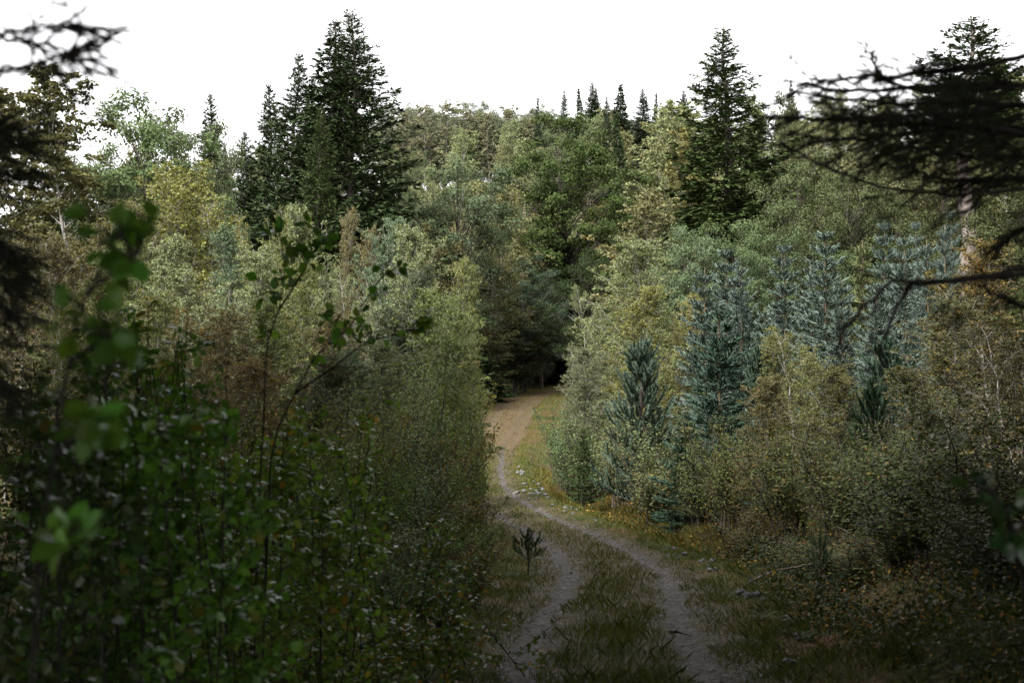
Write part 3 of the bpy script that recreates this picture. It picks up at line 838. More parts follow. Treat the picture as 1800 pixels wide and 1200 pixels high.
stand('broadleaf_tree', RT[1], 1035, 116, 440, 130, (0.03, 0.045, 0.016), 0, 'dark leafy tree in the gap below the oak', 'tree', 5, leaf=F_)
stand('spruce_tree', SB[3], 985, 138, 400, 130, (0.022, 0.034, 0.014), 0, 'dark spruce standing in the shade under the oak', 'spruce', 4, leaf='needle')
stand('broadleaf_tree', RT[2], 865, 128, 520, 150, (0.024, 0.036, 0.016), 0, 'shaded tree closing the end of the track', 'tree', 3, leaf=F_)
stand('birch_tree', BT[0], 1160, 150, 188, 150, HILL, 0.1, 'tall pale birch with white forked trunks beside the shaggy spruce', 'birch', 6, wood=B, leaf=F_)
stand('birch_tree', BF[1], 1205, 146, 225, 95, (0.16, 0.15, 0.05), 0.25, 'golden tinged birch touching the shaggy spruce', 'birch', 2, wood=B, leaf=F_)
stand('birch_tree', BF[2], 1130, 104, 345, 130, (0.155, 0.15, 0.07), 0.12, 'brownish birch above the big birch right of the track', 'birch', 5, wood=B, leaf=F_)
stand('spruce_tree', SF[1], 1086, 165, 200, 60, SPR, 0, 'slim dark spruce beside the right shoulder of the oak', 'spruce', 2, leaf='needle')
stand('aspen_tree', RT[2], 1200, 88, 400, 130, (0.10, 0.135, 0.07), 0.02, 'blue green leafy tree behind the big birch', 'tree', 5, leaf=F_)
stand('broadleaf_tree', RT[0], 1295, 92, 390, 150, (0.085, 0.115, 0.05), 0.04, 'green leafy tree at the foot of the shaggy spruce', 'tree', 3, leaf=F_)
stand('broadleaf_tree', RT[1], 1410, 96, 270, 170, (0.075, 0.095, 0.04), 0.05, 'dark leafy tree right of the shaggy spruce', 'tree', 2, leaf=F_)
stand('broadleaf_tree', RT[0], 1370, 88, 405, 130, (0.08, 0.11, 0.05), 0.05, 'leafy tree behind the blue spruces, left of its row', 'tree', 6, leaf=F_)
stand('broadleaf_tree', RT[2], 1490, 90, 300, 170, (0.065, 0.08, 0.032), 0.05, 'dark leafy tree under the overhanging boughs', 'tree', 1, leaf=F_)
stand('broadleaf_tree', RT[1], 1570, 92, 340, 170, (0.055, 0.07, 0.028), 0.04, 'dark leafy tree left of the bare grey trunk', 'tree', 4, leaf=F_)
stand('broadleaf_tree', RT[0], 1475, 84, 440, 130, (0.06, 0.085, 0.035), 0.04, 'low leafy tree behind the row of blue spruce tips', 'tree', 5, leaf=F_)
stand('broadleaf_tree', RT[2], 1730, 80, 330, 200, (0.05, 0.06, 0.022), 0.10, 'shaded leafy tree right of the bare grey trunk', 'tree', 2, leaf=F_)  # shaded trees here: right edge shade is put into the leaf colour
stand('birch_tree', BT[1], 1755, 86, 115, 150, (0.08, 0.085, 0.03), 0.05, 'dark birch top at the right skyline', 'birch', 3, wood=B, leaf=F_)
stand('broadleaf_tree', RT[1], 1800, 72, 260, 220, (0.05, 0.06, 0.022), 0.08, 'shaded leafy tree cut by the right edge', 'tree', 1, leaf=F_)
stand('broadleaf_tree', RT[0], 1530, 118, 190, 210, (0.12, 0.125, 0.06), 0.06, 'pale leafy tree seen between the overhanging boughs', 'tree', 4, leaf=F_)
stand('broadleaf_tree', RT[1], 1660, 112, 210, 200, (0.08, 0.085, 0.035), 0.06, 'leafy tree behind the top of the bare grey trunk', 'tree', 6, leaf=F_)
stand('broadleaf_tree', RT[2], 1370, 122, 165, 130, (0.10, 0.11, 0.05), 0.06, 'leafy tree behind the right side of the shaggy spruce', 'tree', 3, leaf=F_)

# ================================================================== far hillside
rng = np.random.default_rng(77)
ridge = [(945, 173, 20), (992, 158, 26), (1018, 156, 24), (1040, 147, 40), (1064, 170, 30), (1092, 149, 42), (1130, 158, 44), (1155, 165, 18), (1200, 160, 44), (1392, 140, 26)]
for i, (px, top, w) in enumerate(ridge):  # lighter, bluer needles: distance haze is put into the colour
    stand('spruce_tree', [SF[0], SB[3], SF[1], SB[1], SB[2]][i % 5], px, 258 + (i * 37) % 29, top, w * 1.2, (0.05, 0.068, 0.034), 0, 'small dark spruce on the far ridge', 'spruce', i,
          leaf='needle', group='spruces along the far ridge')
for i, px in enumerate(range(690, 975, 19)):
    top = 186 + 10 * math.sin(i * 2.1) + (8 if px > 850 else 0)
    if i % 2 == 0:
        stand('broadleaf_tree', RT[i % 3], px, 292, top, 70, (0.12, 0.14, 0.085), 0.02, 'rounded treetop on the far ridge beyond the tallest spruce', 'tree', i, leaf=F_, group='rounded treetops on the far ridge')
    else:
        stand('birch_tree', BF[i % 3], px, 284, top, 48, (0.20, 0.20, 0.12), 0.04, 'pale birch top on the far ridge right of the tallest spruce', 'birch', i, wood=B, leaf=F_, group='pale birch tops on the far ridge')
for i, px in enumerate(range(700, 1240, 27)):
    stand('broadleaf_tree', RT[(i + 1) % 3], px, 304, 206 + 7 * math.sin(i * 1.7), 66, (0.10, 0.12, 0.07), 0.02, 'low rounded tree closing the skyline behind the ridge', 'tree', i, leaf=F_, group='trees behind the ridge')
pts = []
tries = 0
while tries < 9000 and len(pts) < 280:
    tries += 1
    y = 128 + 165 * rng.random() ** 0.8
    px = rng.uniform(660, 1330) if rng.random() < 0.8 else rng.uniform(200, 1800)
    x = (px - 900) / FPX * y
    if any((x - q[0]) ** 2 + ((y - q[1]) * 0.8) ** 2 < (5.6 + 0.010 * q[1]) ** 2 for q in pts): continue
    if abs(x - xc(y)) < 4 and y < 136: continue
    if 125 < y < 158 and 890 < px < 1110: continue
    pts.append((x, y, px))
pts.sort(key=lambda p: p[1])
for i, (x, y, px) in enumerate(pts):
    zg = float(G(x, y)) - 0.3
    h = rng.uniform(10.5, 16)
    r = rng.random()
    zone = ('left of the tallest spruce' if px < 560 else 'right of the tallest spruce' if px < 900 else
            'above the oak' if px < 1110 else 'left of the shaggy spruce' if px < 1290 else 'behind the overhanging boughs')
    v = rng.uniform(0.8, 1.2); hue = rng.normal(0, 0.012)
    rz = rng.uniform(0, 6.28)
    if r < 0.70:
        c = (HILL[0] * v + hue, HILL[1] * v, HILL[2] * v)
        p = BF[i % 3]; s = h / 15; sx = s * rng.uniform(0.9, 1.25)
        plant('birch_tree', p, (x, y, zg), (sx, sx, s), rz, c, max(0, rng.normal(0.07, 0.08)), 'pale birch on the far hillside ' + zone, 'birch', B, F_,
              'hillside birches ' + zone)
    elif r < 0.9:
        c = (0.125 * v + hue, 0.145 * v, 0.07 * v)
        p = RT[i % 3]; s = h * 0.85 / 14; sx = s * rng.uniform(0.85, 1.1)
        plant('broadleaf_tree', p, (x, y, zg), (sx, sx, s), rz, c, max(0, rng.normal(0.04, 0.06)), 'round green tree on the far hillside ' + zone, 'tree', 'dark_bark', F_,
              'round hillside trees ' + zone)
    else:
        p = SF[i % 2]; s = h * 1.0 / 14
        plant('spruce_tree', p, (x, y, zg), (s, s, s), rz, (SPR[0] * 1.3, SPR[1] * 1.3, SPR[2] * 1.2), 0, 'dark spruce among hillside birches ' + zone, 'spruce', 'dark_bark', 'needle',
              'hillside spruces ' + zone)

# ================================================================== left thicket of young birches
stand('birch_tree', BY[1], 345, 62, 288, 205, GOLD, 0.08, 'tallest golden topped birch of the left thicket', 'birch', 1, wood=B)
stand('birch_tree', BY[3], 395, 64, 330, 120, (0.18, 0.17, 0.055), 0.10, 'golden birch leaning against the right of the tallest golden one', 'birch', 2, wood=B)
stand('birch_tree', BY[0], 268, 60, 355, 130, (0.16, 0.16, 0.06), 0.15, 'birch at the left flank of the tallest golden birch', 'birch', 6, wood=B)
stand('birch_tree', BY[2], 300, 50, 420, 120, PALE, 0.10, 'pale birch directly below the tallest golden birch', 'birch', 3, wood=B)
BLUE_B, BROWN_B, LIME_B, DEEP_B = (0.105, 0.15, 0.08), (0.145, 0.13, 0.055), (0.15, 0.168, 0.05), (0.06, 0.08, 0.036)
LEFT = [  # px, d, top, width, colour, autumn, proto
    (470, 60, 362, 62, OLIVE, 0.15, 2), (503, 54, 396, 80, LIME_B, 0.08, 0), (572, 54, 362, 92, PALE, 0.05, 2), (612, 62, 370, 50, BROWN_B, 0.25, 2),
    (640, 59, 400, 56, BROWN_B, 0.2, 0), (682, 52, 380, 92, BLUE_B, 0.03, 0), (747, 48, 396, 105, PALE, 0.04, 0), (715, 46, 470, 80, DEEP_B, 0.08, 2),
    (797, 50, 448, 76, LIME_B, 0.08, 2), (818, 46, 520, 76, SAGE, 0.15, 1), (440, 48, 430, 100, PALE, 0.08, 1), (392, 50, 402, 92, BLUE_B, 0.08, 0),
    (545, 45, 462, 100, LIME_B, 0.10, 1), (625, 46, 468, 90, PALE, 0.10, 3), (345, 44, 470, 110, PALE, 0.18, 0), (228, 50, 402, 105, SAGE, 0.15, 1),
    (160, 52, 388, 115, (0.10, 0.095, 0.032), 0.2, 0), (90, 48, 410, 120, (0.09, 0.08, 0.028), 0.25, 1), (20, 46, 420, 120, (0.075, 0.07, 0.026), 0.2, 2),
    (410, 38, 540, 115, BROWN_B, 0.35, 1), (325, 37, 540, 105, (0.17, 0.13, 0.045), 0.45, 3), (500, 39, 528, 115, SAGE, 0.30, 0), (585, 39, 545, 105, BROWN_B, 0.35, 1),
    (670, 40, 535, 105, DEEP_B, 0.22, 2), (765, 41, 505, 105, SAGE, 0.10, 0), (260, 39, 510, 115, OLIVE, 0.33, 1), (170, 37, 490, 115, OLIVE, 0.33, 0), (80, 35, 500, 125, OLIVE, 0.3, 3),
    (440, 32, 628, 115, RUSSET, 0.45, 1), (370, 31, 630, 105, BROWN_B, 0.4, 3), (530, 32, 622, 105, DEEP_B, 0.35, 2), (622, 33, 612, 105, BLUE_B, 0.2, 1), (700, 34, 600, 105, PALE, 0.12, 0),
    (790, 36, 588, 100, SAGE, 0.18, 1), (838, 41, 622, 66, OLIVE, 0.3, 2), (300, 31, 620, 115, OLIVE, 0.3, 0), (200, 30, 600, 120, OLIVE, 0.25, 2),
]
descr = {0: 'tall pale green', 1: 'orange flecked', 2: 'russet'}
for i, (px, d, top, w, c, au, k) in enumerate(LEFT):
    tone = {RUSSET: 'russet', BROWN_B: 'brownish', PALE: 'pale green', BLUE_B: 'blue green', LIME_B: 'yellow green', DEEP_B: 'dark green'}.get(c, 'orange flecked' if au >= 0.3 else 'sage green')
    row = 'in back row' if d >= 48 else 'in middle' if d >= 40 else 'in front row'
    zone = 'at left edge' if px < 250 else 'below golden crown' if px < 480 else 'near tall shoots' if px < 600 else 'towards track'
    stand('birch_tree', BY[k], px, d, top, w * 1.15, c, au, f'{tone} birch {row} of left thicket {zone}', 'birch', i, wood=B, group='young birches of the left thicket')

# ================================================================== left verge shrubs towards the track
VERGE = [  # px, d, top, width, colour, autumn, proto
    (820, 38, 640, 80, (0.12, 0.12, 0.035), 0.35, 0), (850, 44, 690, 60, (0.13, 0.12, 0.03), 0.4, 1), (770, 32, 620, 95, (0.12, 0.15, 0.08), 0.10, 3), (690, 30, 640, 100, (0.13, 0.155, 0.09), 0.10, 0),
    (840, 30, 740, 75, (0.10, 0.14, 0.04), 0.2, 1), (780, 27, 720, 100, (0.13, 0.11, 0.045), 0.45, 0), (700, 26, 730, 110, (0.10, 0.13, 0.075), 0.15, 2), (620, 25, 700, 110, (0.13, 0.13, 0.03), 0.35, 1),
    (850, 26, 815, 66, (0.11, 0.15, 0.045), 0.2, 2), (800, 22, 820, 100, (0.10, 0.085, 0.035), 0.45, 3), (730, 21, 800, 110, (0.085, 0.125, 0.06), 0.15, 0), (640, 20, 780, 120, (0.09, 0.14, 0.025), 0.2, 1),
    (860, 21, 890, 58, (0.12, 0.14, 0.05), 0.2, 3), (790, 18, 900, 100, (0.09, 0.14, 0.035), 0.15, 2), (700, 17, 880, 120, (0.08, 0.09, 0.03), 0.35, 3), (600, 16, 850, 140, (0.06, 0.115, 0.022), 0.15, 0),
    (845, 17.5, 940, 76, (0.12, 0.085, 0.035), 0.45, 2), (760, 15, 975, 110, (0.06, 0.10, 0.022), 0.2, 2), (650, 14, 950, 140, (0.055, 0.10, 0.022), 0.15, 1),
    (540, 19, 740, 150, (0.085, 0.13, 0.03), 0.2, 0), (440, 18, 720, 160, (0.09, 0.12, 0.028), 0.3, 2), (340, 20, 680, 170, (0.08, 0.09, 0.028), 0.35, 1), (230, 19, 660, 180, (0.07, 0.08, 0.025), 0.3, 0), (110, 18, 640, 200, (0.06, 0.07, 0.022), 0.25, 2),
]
places = ['topmost of those beside the birch thicket', 'small one where the track goes out of sight', 'pale one under the overlapping birches', 'pale one left of the track bend',
          'grey green one touching the left rut', 'second from the left rut below the birches', 'grey green one in the middle of the verge', 'one left of the grey green middle',
          'low one at the narrowest view of the track', 'speckled one above the little pine', 'speckled one two widths left of the little pine', 'dark one below the tall bare shoots',
          'narrow one behind the little pine', 'one directly left of the little pine', 'tall stemmed one in front of the verge', 'broad dark one in the left foreground',
          'russet one at the edge of the grass', 'lowest one at the grass edge', 'lowest broad one in the dark foreground',
          'one behind the glossy leaves, right', 'one behind the glossy leaves, middle', 'one behind the glossy leaves, left', 'one far left behind the blurred leaves', 'one at the left edge behind the blurred leaves']
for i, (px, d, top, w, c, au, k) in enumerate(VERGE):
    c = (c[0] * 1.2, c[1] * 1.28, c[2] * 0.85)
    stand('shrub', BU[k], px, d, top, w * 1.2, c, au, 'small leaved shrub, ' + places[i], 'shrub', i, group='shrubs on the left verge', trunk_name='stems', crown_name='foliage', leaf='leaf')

# ================================================================== right side: birches, blue spruces, pines, shrubs
stand('birch_tree', BY[1], 1105, 68, 415, 150, (0.15, 0.175, 0.07), 0.14, 'big pale birch with a golden heart right of the track', 'birch', 3, wood=B)
stand('birch_tree', BY[0], 1125, 62, 500, 110, (0.16, 0.165, 0.045), 0.15, 'golden birch in front of the big pale birch', 'birch', 1, wood=B)
stand('birch_tree', BY[3], 1045, 72, 500, 95, (0.14, 0.155, 0.07), 0.08, 'grey green birch leaning towards the track', 'birch', 2, wood=B)
stand('birch_tree', BY[3], 1005, 74, 600, 70, (0.12, 0.135, 0.06), 0.1, 'low birch at the right edge of the far track', 'birch', 5, wood=B)
stand('birch_tree', BY[2], 1188, 72, 515, 80, (0.18, 0.175, 0.05), 0.12, 'slim yellow green birch left of the blue spruces', 'birch', 4, wood=B)
stand('birch_tree', BY[0], 1045, 58, 610, 80, (0.12, 0.135, 0.065), 0.12, 'grey green young birch left of the blue green pine', 'birch', 6, wood=B)
stand('pine_tree', PN[0], 1127, 47, 596, 105, PINEC, 0, 'blue green young pine in front of the golden birch', 'pine', 2, leaf='needle')
SITKA = [(1238, 56, 478, 105, 0, 'blue spruce with its tip beside the slim yellow birch'), (1278, 60, 440, 110, 1, 'tallest blue spruce of the left pair'),
         (1302, 58, 470, 95, 2, 'blue spruce at the right shoulder of the tallest left pair'), (1377, 62, 432, 90, 1, 'narrow blue spruce with a long bare leader'),
         (1425, 60, 470, 100, 2, 'frosty blue spruce left of the one with a tall leader'), (1451, 58, 408, 120, 1, 'frosty blue spruce with the tallest bare leader'),
         (1516, 66, 432, 80, 0, 'yellowish green young spruce between the blue ones'), (1553, 62, 392, 85, 1, 'blue spruce with spreading tip left of the grey trunk'),
         (1590, 58, 418, 100, 2, 'bright frosty blue spruce in front of the grey trunk'), (1610, 66, 392, 60, 1, 'slim blue spruce leader touching the grey trunk'),
         (1628, 60, 432, 100, 0, 'blue spruce just right of the bright frosty one'), (1660, 62, 402, 70, 0, 'dim blue spruce right of the grey trunk'), (1672, 68, 372, 60, 1, 'dim spruce with antler like tip right of the grey trunk'),
         (1345, 54, 545, 80, 0, 'lower blue spruce between the two frosty groups'), (1540, 52, 500, 100, 2, 'dim blue spruce below the overhanging bare branch'),
         (1480, 54, 500, 90, 0, 'blue spruce left above the hanging mossy twig')]
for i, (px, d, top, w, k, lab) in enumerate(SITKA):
    v = 1.0 - 0.25 * smooth(1500, 1750, px)  # needle colour darkens towards the right edge in place of shade
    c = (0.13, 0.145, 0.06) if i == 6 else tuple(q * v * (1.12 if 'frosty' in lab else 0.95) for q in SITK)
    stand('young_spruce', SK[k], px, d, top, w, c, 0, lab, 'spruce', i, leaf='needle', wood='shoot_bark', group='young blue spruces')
stand('young_spruce', SK[2], 1262, 41, 548, 150, (0.06, 0.10, 0.07), 0, 'dark green young spruce standing low in front of the blue ones', 'spruce', 3, leaf='needle', wood='shoot_bark', group='young blue spruces')
stand('young_spruce', SK[0], 1205, 40, 740, 80, (0.035, 0.065, 0.035), 0, 'very dark small spruce at the ditch edge', 'spruce', 5, leaf='needle', group='young blue spruces')
stand('young_spruce', SK[2], 1008, 50, 755, 50, (0.06, 0.09, 0.03), 0, 'little green spruce at the edge of the brown grass', 'spruce', 2, leaf='needle', group='young blue spruces')
stand('birch_tree', BY[3], 1420, 36, 572, 165, (0.155, 0.165, 0.055), 0.18, 'yellow flecked bushy birch in front of the blue spruces', 'birch', 2, wood=B)
stand('birch_tree', BY[0], 1332, 34, 660, 100, (0.14, 0.13, 0.05), 0.32, 'slender birch with a thin white stem above the ditch', 'birch', 4, wood=B)
stand('birch_tree', BY[1], 1480, 32, 640, 130, (0.12, 0.12, 0.04), 0.28, 'yellowing birch right of the slender white stem', 'birch', 1, wood=B)
stand('birch_tree', BY[2], 1390, 42, 590, 90, (0.15, 0.155, 0.05), 0.15, 'green birch behind the yellow flecked bushy one', 'birch', 6, wood=B)
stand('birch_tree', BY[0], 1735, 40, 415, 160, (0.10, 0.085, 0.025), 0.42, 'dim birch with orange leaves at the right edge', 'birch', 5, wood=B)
stand('birch_tree', BY[1], 1660, 36, 520, 160, (0.08, 0.085, 0.03), 0.28, 'shadowed birch left of the orange one', 'birch', 3, wood=B)  # dim and shadowed birches here carry the shade in their leaf colour
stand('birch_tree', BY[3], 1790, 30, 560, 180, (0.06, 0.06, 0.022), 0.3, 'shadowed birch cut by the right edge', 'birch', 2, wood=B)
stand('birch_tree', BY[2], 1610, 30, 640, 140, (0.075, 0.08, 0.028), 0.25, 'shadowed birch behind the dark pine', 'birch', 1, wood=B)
stand('pine_tree', PN[1], 1530, 30, 665, 90, (0.028, 0.05, 0.026), 0, 'dark long needled pine under the hanging bare branch', 'pine', 1, leaf='needle')
stand('pine_tree', PN[0], 1330, 46, 610, 80, (0.085, 0.13, 0.085), 0, 'pine half hidden between spruce and bushy birch', 'pine', 5, leaf='needle')
stand('pine_tree', PN[1], 1560, 44, 590, 120, (0.06, 0.10, 0.065), 0, 'dim pine behind the dark long needled one', 'pine', 3, leaf='needle')
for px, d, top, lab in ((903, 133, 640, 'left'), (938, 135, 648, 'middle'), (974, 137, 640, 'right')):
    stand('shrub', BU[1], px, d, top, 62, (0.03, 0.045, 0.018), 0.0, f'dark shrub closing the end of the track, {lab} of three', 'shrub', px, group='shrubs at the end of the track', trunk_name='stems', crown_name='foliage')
RIGHT = [(1500, 23.5, 935, 120, (0.075, 0.075, 0.03), 0.35, 2, 'low russet shrub behind the tangle of dead twigs'), (1400, 26, 925, 110, (0.08, 0.085, 0.03), 0.3, 1, 'low shrub behind the pale pine sapling'),
         (1310, 30, 885, 90, (0.09, 0.075, 0.035), 0.4, 2, 'low brown shrub at the foot of the white stem'), (965, 62, 705, 55, (0.085, 0.125, 0.055), 0.05, 1, 'green shrub leaning over the far track'), (985, 56, 740, 70, (0.10, 0.13, 0.06), 0.12, 0, 'shrub at the right edge of the track bend'),
         (1045, 54, 725, 90, (0.115, 0.125, 0.065), 0.2, 2, 'grey green shrub left of the pine foot'), (1100, 50, 745, 90, (0.12, 0.12, 0.06), 0.3, 1, 'brown flecked shrub below the blue green pine'),
         (1165, 46, 715, 100, (0.125, 0.14, 0.075), 0.2, 0, 'pale shrub between pine and dark spruce'), (1150, 43, 785, 90, (0.11, 0.11, 0.055), 0.35, 3, 'russet flecked shrub at the bank foot'),
         (1235, 39, 770, 80, (0.11, 0.12, 0.05), 0.25, 2, 'shrub right of the very dark small spruce'), (1285, 36, 730, 100, (0.12, 0.12, 0.045), 0.35, 1, 'yellow flecked shrub left of the white stem'),
         (1390, 31, 740, 130, (0.10, 0.105, 0.04), 0.35, 0, 'yellow flecked shrub right of the white stem'), (1490, 29, 760, 130, (0.085, 0.09, 0.035), 0.3, 2, 'dim shrub above the dead branches'),
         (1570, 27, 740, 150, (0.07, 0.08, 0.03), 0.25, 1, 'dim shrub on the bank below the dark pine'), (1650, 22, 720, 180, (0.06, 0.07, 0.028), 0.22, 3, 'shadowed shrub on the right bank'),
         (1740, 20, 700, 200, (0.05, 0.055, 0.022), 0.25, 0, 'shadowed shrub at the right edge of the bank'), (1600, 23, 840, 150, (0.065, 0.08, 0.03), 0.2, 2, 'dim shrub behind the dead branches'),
         (1730, 18, 850, 180, (0.05, 0.06, 0.025), 0.2, 1, 'dark shrub right of the dead branches'), (1830, 14, 860, 200, (0.04, 0.05, 0.02), 0.15, 2, 'darkest shrub in the right foreground')]  # dim and shadowed shrubs have their shade put into the leaf colour
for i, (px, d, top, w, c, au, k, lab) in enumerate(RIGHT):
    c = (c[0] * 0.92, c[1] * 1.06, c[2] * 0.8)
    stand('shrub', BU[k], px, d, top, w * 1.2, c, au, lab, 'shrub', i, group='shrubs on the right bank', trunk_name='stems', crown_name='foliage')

# ================================================================== ground cover (stuff)
def grass_mat():
    m, nt, out = new_mat('grass_blades')
    tn = nt.nodes.new('ShaderNodeAttribute'); tn.attribute_name = 'tint'
    r = nt.nodes.new('ShaderNodeValToRGB'); e = r.color_ramp.elements
    e[0].position, e[0].color = 0.0, (0.05, 0.08, 0.016, 1)
    e[1].position, e[1].color = 1.0, (0.12, 0.055, 0.03, 1)
    for p, c in ((0.25, (0.10, 0.12, 0.02)), (0.5, (0.16, 0.14, 0.027)), (0.75, (0.125, 0.075, 0.022))):
        k = e.new(p); k.color = (*c, 1)
    nt.links.new(tn.outputs['Fac'], r.inputs[0])
    p = nt.nodes.new('ShaderNodeBsdfPrincipled'); p.inputs['Roughness'].default_value = 0.6; p.inputs['Specular IOR Level'].default_value = 0.2
    nt.links.new(r.outputs[0], p.inputs['Base Color'])
    tr = nt.nodes.new('ShaderNodeBsdfTranslucent'); nt.links.new(r.outputs[0], tr.inputs['Color'])
    ms = nt.nodes.new('ShaderNodeMixShader'); ms.inputs[0].default_value = 0.3
    nt.links.new(p.outputs[0], ms.inputs[1]); nt.links.new(tr.outputs[0], ms.inputs[2]); nt.links.new(ms.outputs[0], out.inputs['Surface'])
    return m
GM = grass_mat()

def surf(x, y):
    """height of what one stands on: the track sheet or the ground"""
    e = x - xc(y)
    return G(x, y) + np.where((np.abs(e) < TW - 0.2) & (y < 131), 0.012 - 0.05 * rut_depth(e, y), 0.0)

def blades(g, rng, x, y, h, lean, tint):
    n = len(x)
    z = surf(x, y) - 0.015
    w = 0.0035 + 0.00028 * np.abs(y)
    az = rng.uniform(0, 6.28, n); a2 = rng.uniform(0, 6.28, n)
    s = np.stack([np.cos(az), np.sin(az), np.zeros(n)], 1) * (w / 2)[:, None]
    d = np.stack([np.cos(a2) * lean, np.sin(a2) * lean, np.ones(n)], 1)
    b = np.stack([x, y, z], 1)
    mid = b + d * (h * 0.55)[:, None]
    tip = b + d * h[:, None] + np.stack([np.cos(a2), np.sin(a2), -0.3 * np.ones(n)], 1) * (0.35 * h * lean)[:, None]
    V = np.stack([b - s, b + s, mid + s * 0.8, tip, mid - s * 0.8], 1).reshape(-1, 3)
    F = np.arange(n)[:, None] * 5 + np.arange(5)[None, :]
    g.add(V, F, np.clip(tint, 0.001, 0.999))

rng = np.random.default_rng(5)
def ysample(n, a, b):                                     # denser close by
    u = rng.random(n)
    return 1 / (1 / a + (1 / b - 1 / a) * u)
# low grass on the crown of the track and on both verges
g = Geo()
n = 180000
y = ysample(n, 8.5, 60); y[:60000] = rng.uniform(55, 130, 60000); e = rng.uniform(-4.2, 3.2, n)
patch = bumps(xc(y) + e, y, 21, 1.6) + 0.7 * bumps(xc(y) + e, y, 22, 0.5)
keep = (rut_depth(e, y) < 0.42 + 0.9 * np.clip(patch, -0.2, 1) * (rng.random(n) < 0.4)) & (rng.random(n) < 0.55 + patch)
keep &= (np.abs(e) > 1.15) | (rng.random(n) < 0.75)
keep &= (e < 2.1) | (rng.random(n) < 0.35)
keep &= (e > -2.3) | (rng.random(n) < 0.5)
keep &= (y < 74) | (rng.random(n) < 0.9)
y, e, patch = y[keep], e[keep], patch[keep]
h = (0.05 + 0.05 * rng.random(len(y))) * (1 + 1.4 * smooth(1.2, 2.6, np.abs(e)) + 0.7 * (np.abs(e) < 0.45)) * (1 + 0.5 * patch) * (1 - 0.4 * smooth(74, 86, y))
h = np.maximum(h, 0.02)
tint = 0.28 + 0.16 * rng.normal(size=len(y)) * 0.8 + 0.22 * bumps(e, y, 24, 3.0) + 0.10 * (rng.random(len(y)) < 0.15) + 0.24 * smooth(72, 88, y) - 0.12 * smooth(1.6, 2.6, np.abs(e)) - 0.12 * (1 - smooth(10, 20, y))  # nearest grass greener and darker, partly standing in for canopy shade
blades(g, rng, xc(y) + e, y, h, rng.uniform(0.1, 0.9, len(y)), tint)
stuff('grass', g.build('track_grass'), GM, 'short yellow green grass on the track crown and verges', 'grass')
# tall withered grass in the ditch and on the bank foot
g = Geo()
n = 40000
y = ysample(n, 31, 72); e = rng.normal(3.7, 0.7, n)
keep = (e > 2.3) & (rng.random(n) < 0.6 + 0.8 * bumps(e, y, 31, 2.0)); y, e = y[keep], e[keep]
tus = bumps(e, y, 32, 0.9)
h = (0.22 + 0.2 * rng.random(len(y))) * (1 + 0.8 * tus)
h = np.maximum(h, 0.05)
tint = 0.56 + 0.10 * rng.normal(size=len(y)) + 0.2 * bumps(e, y, 33, 3.0)
blades(g, rng, xc(y) + e, y, h * 0.85, rng.uniform(0.2, 0.8, len(y)), tint)
stuff('ditch_grass', g.build('ditch_grass'), GM, 'tall withered brown grass in the ditch right of the track', 'grass')
# low woody ground cover under the shrubs on both sides
def carpet(name, seed, n, ya, yb, ea, eb, hmax, L, color, autumn, label):
    r = np.random.default_rng(seed)
    u = r.random(n); yy = 1 / (1 / ya + (1 / yb - 1 / ya) * u); ee = r.uniform(ea, eb, n)
    xx = xc(yy) + ee
    bm = bumps(xx, yy, seed, 1.3) + 0.5 * bumps(xx, yy, seed + 1, 0.5)
    k = r.random(n) < 0.8 + 0.6 * bm; xx, yy, bm = xx[k], yy[k], bm[k]
    hh = hmax * (0.35 + 0.65 * np.clip(0.5 + bm, 0, 1.2)) * r.random(len(xx)) ** 0.6
    P = np.stack([xx, yy, surf(xx, yy) + hh], 1)
    A, N = leaf_dirs(r, len(xx), None, 1.0)
    sz = r.uniform(0.6, 1.3, len(xx)) * L * (0.6 + yy / 30)
    gg = Geo(); leaves(gg, P, A, N, sz, sz * 0.6, r.random(len(xx)))
    o = stuff(name, gg.build(name), M['leaf'], label, 'ground cover')
    o.color = (*color, 1); o['autumn'] = autumn
    return o
carpet('undergrowth', 41, 45000, 6.5, 45, -9, -1.75, 0.38, 0.030, (0.05, 0.075, 0.02), 0.3, 'dark low undergrowth between the shrubs left of the track')
carpet('bank_undergrowth', 42, 52000, 7.5, 50, 1.9, 10, 0.42, 0.036, (0.06, 0.075, 0.022), 0.45, 'dark low undergrowth with fallen leaves on the right bank')
carpet('heather', 43, 42000, 13, 60, 3.4, 7.0, 0.5, 0.028, (0.05, 0.038, 0.02), 0.3, 'brown heather and withered plants along the bank foot')
carpet('bank_plants', 44, 46000, 8.5, 26, 2.0, 9.5, 0.6, 0.05, (0.034, 0.05, 0.016), 0.25, 'dark leafy ground plants covering the near right bank')
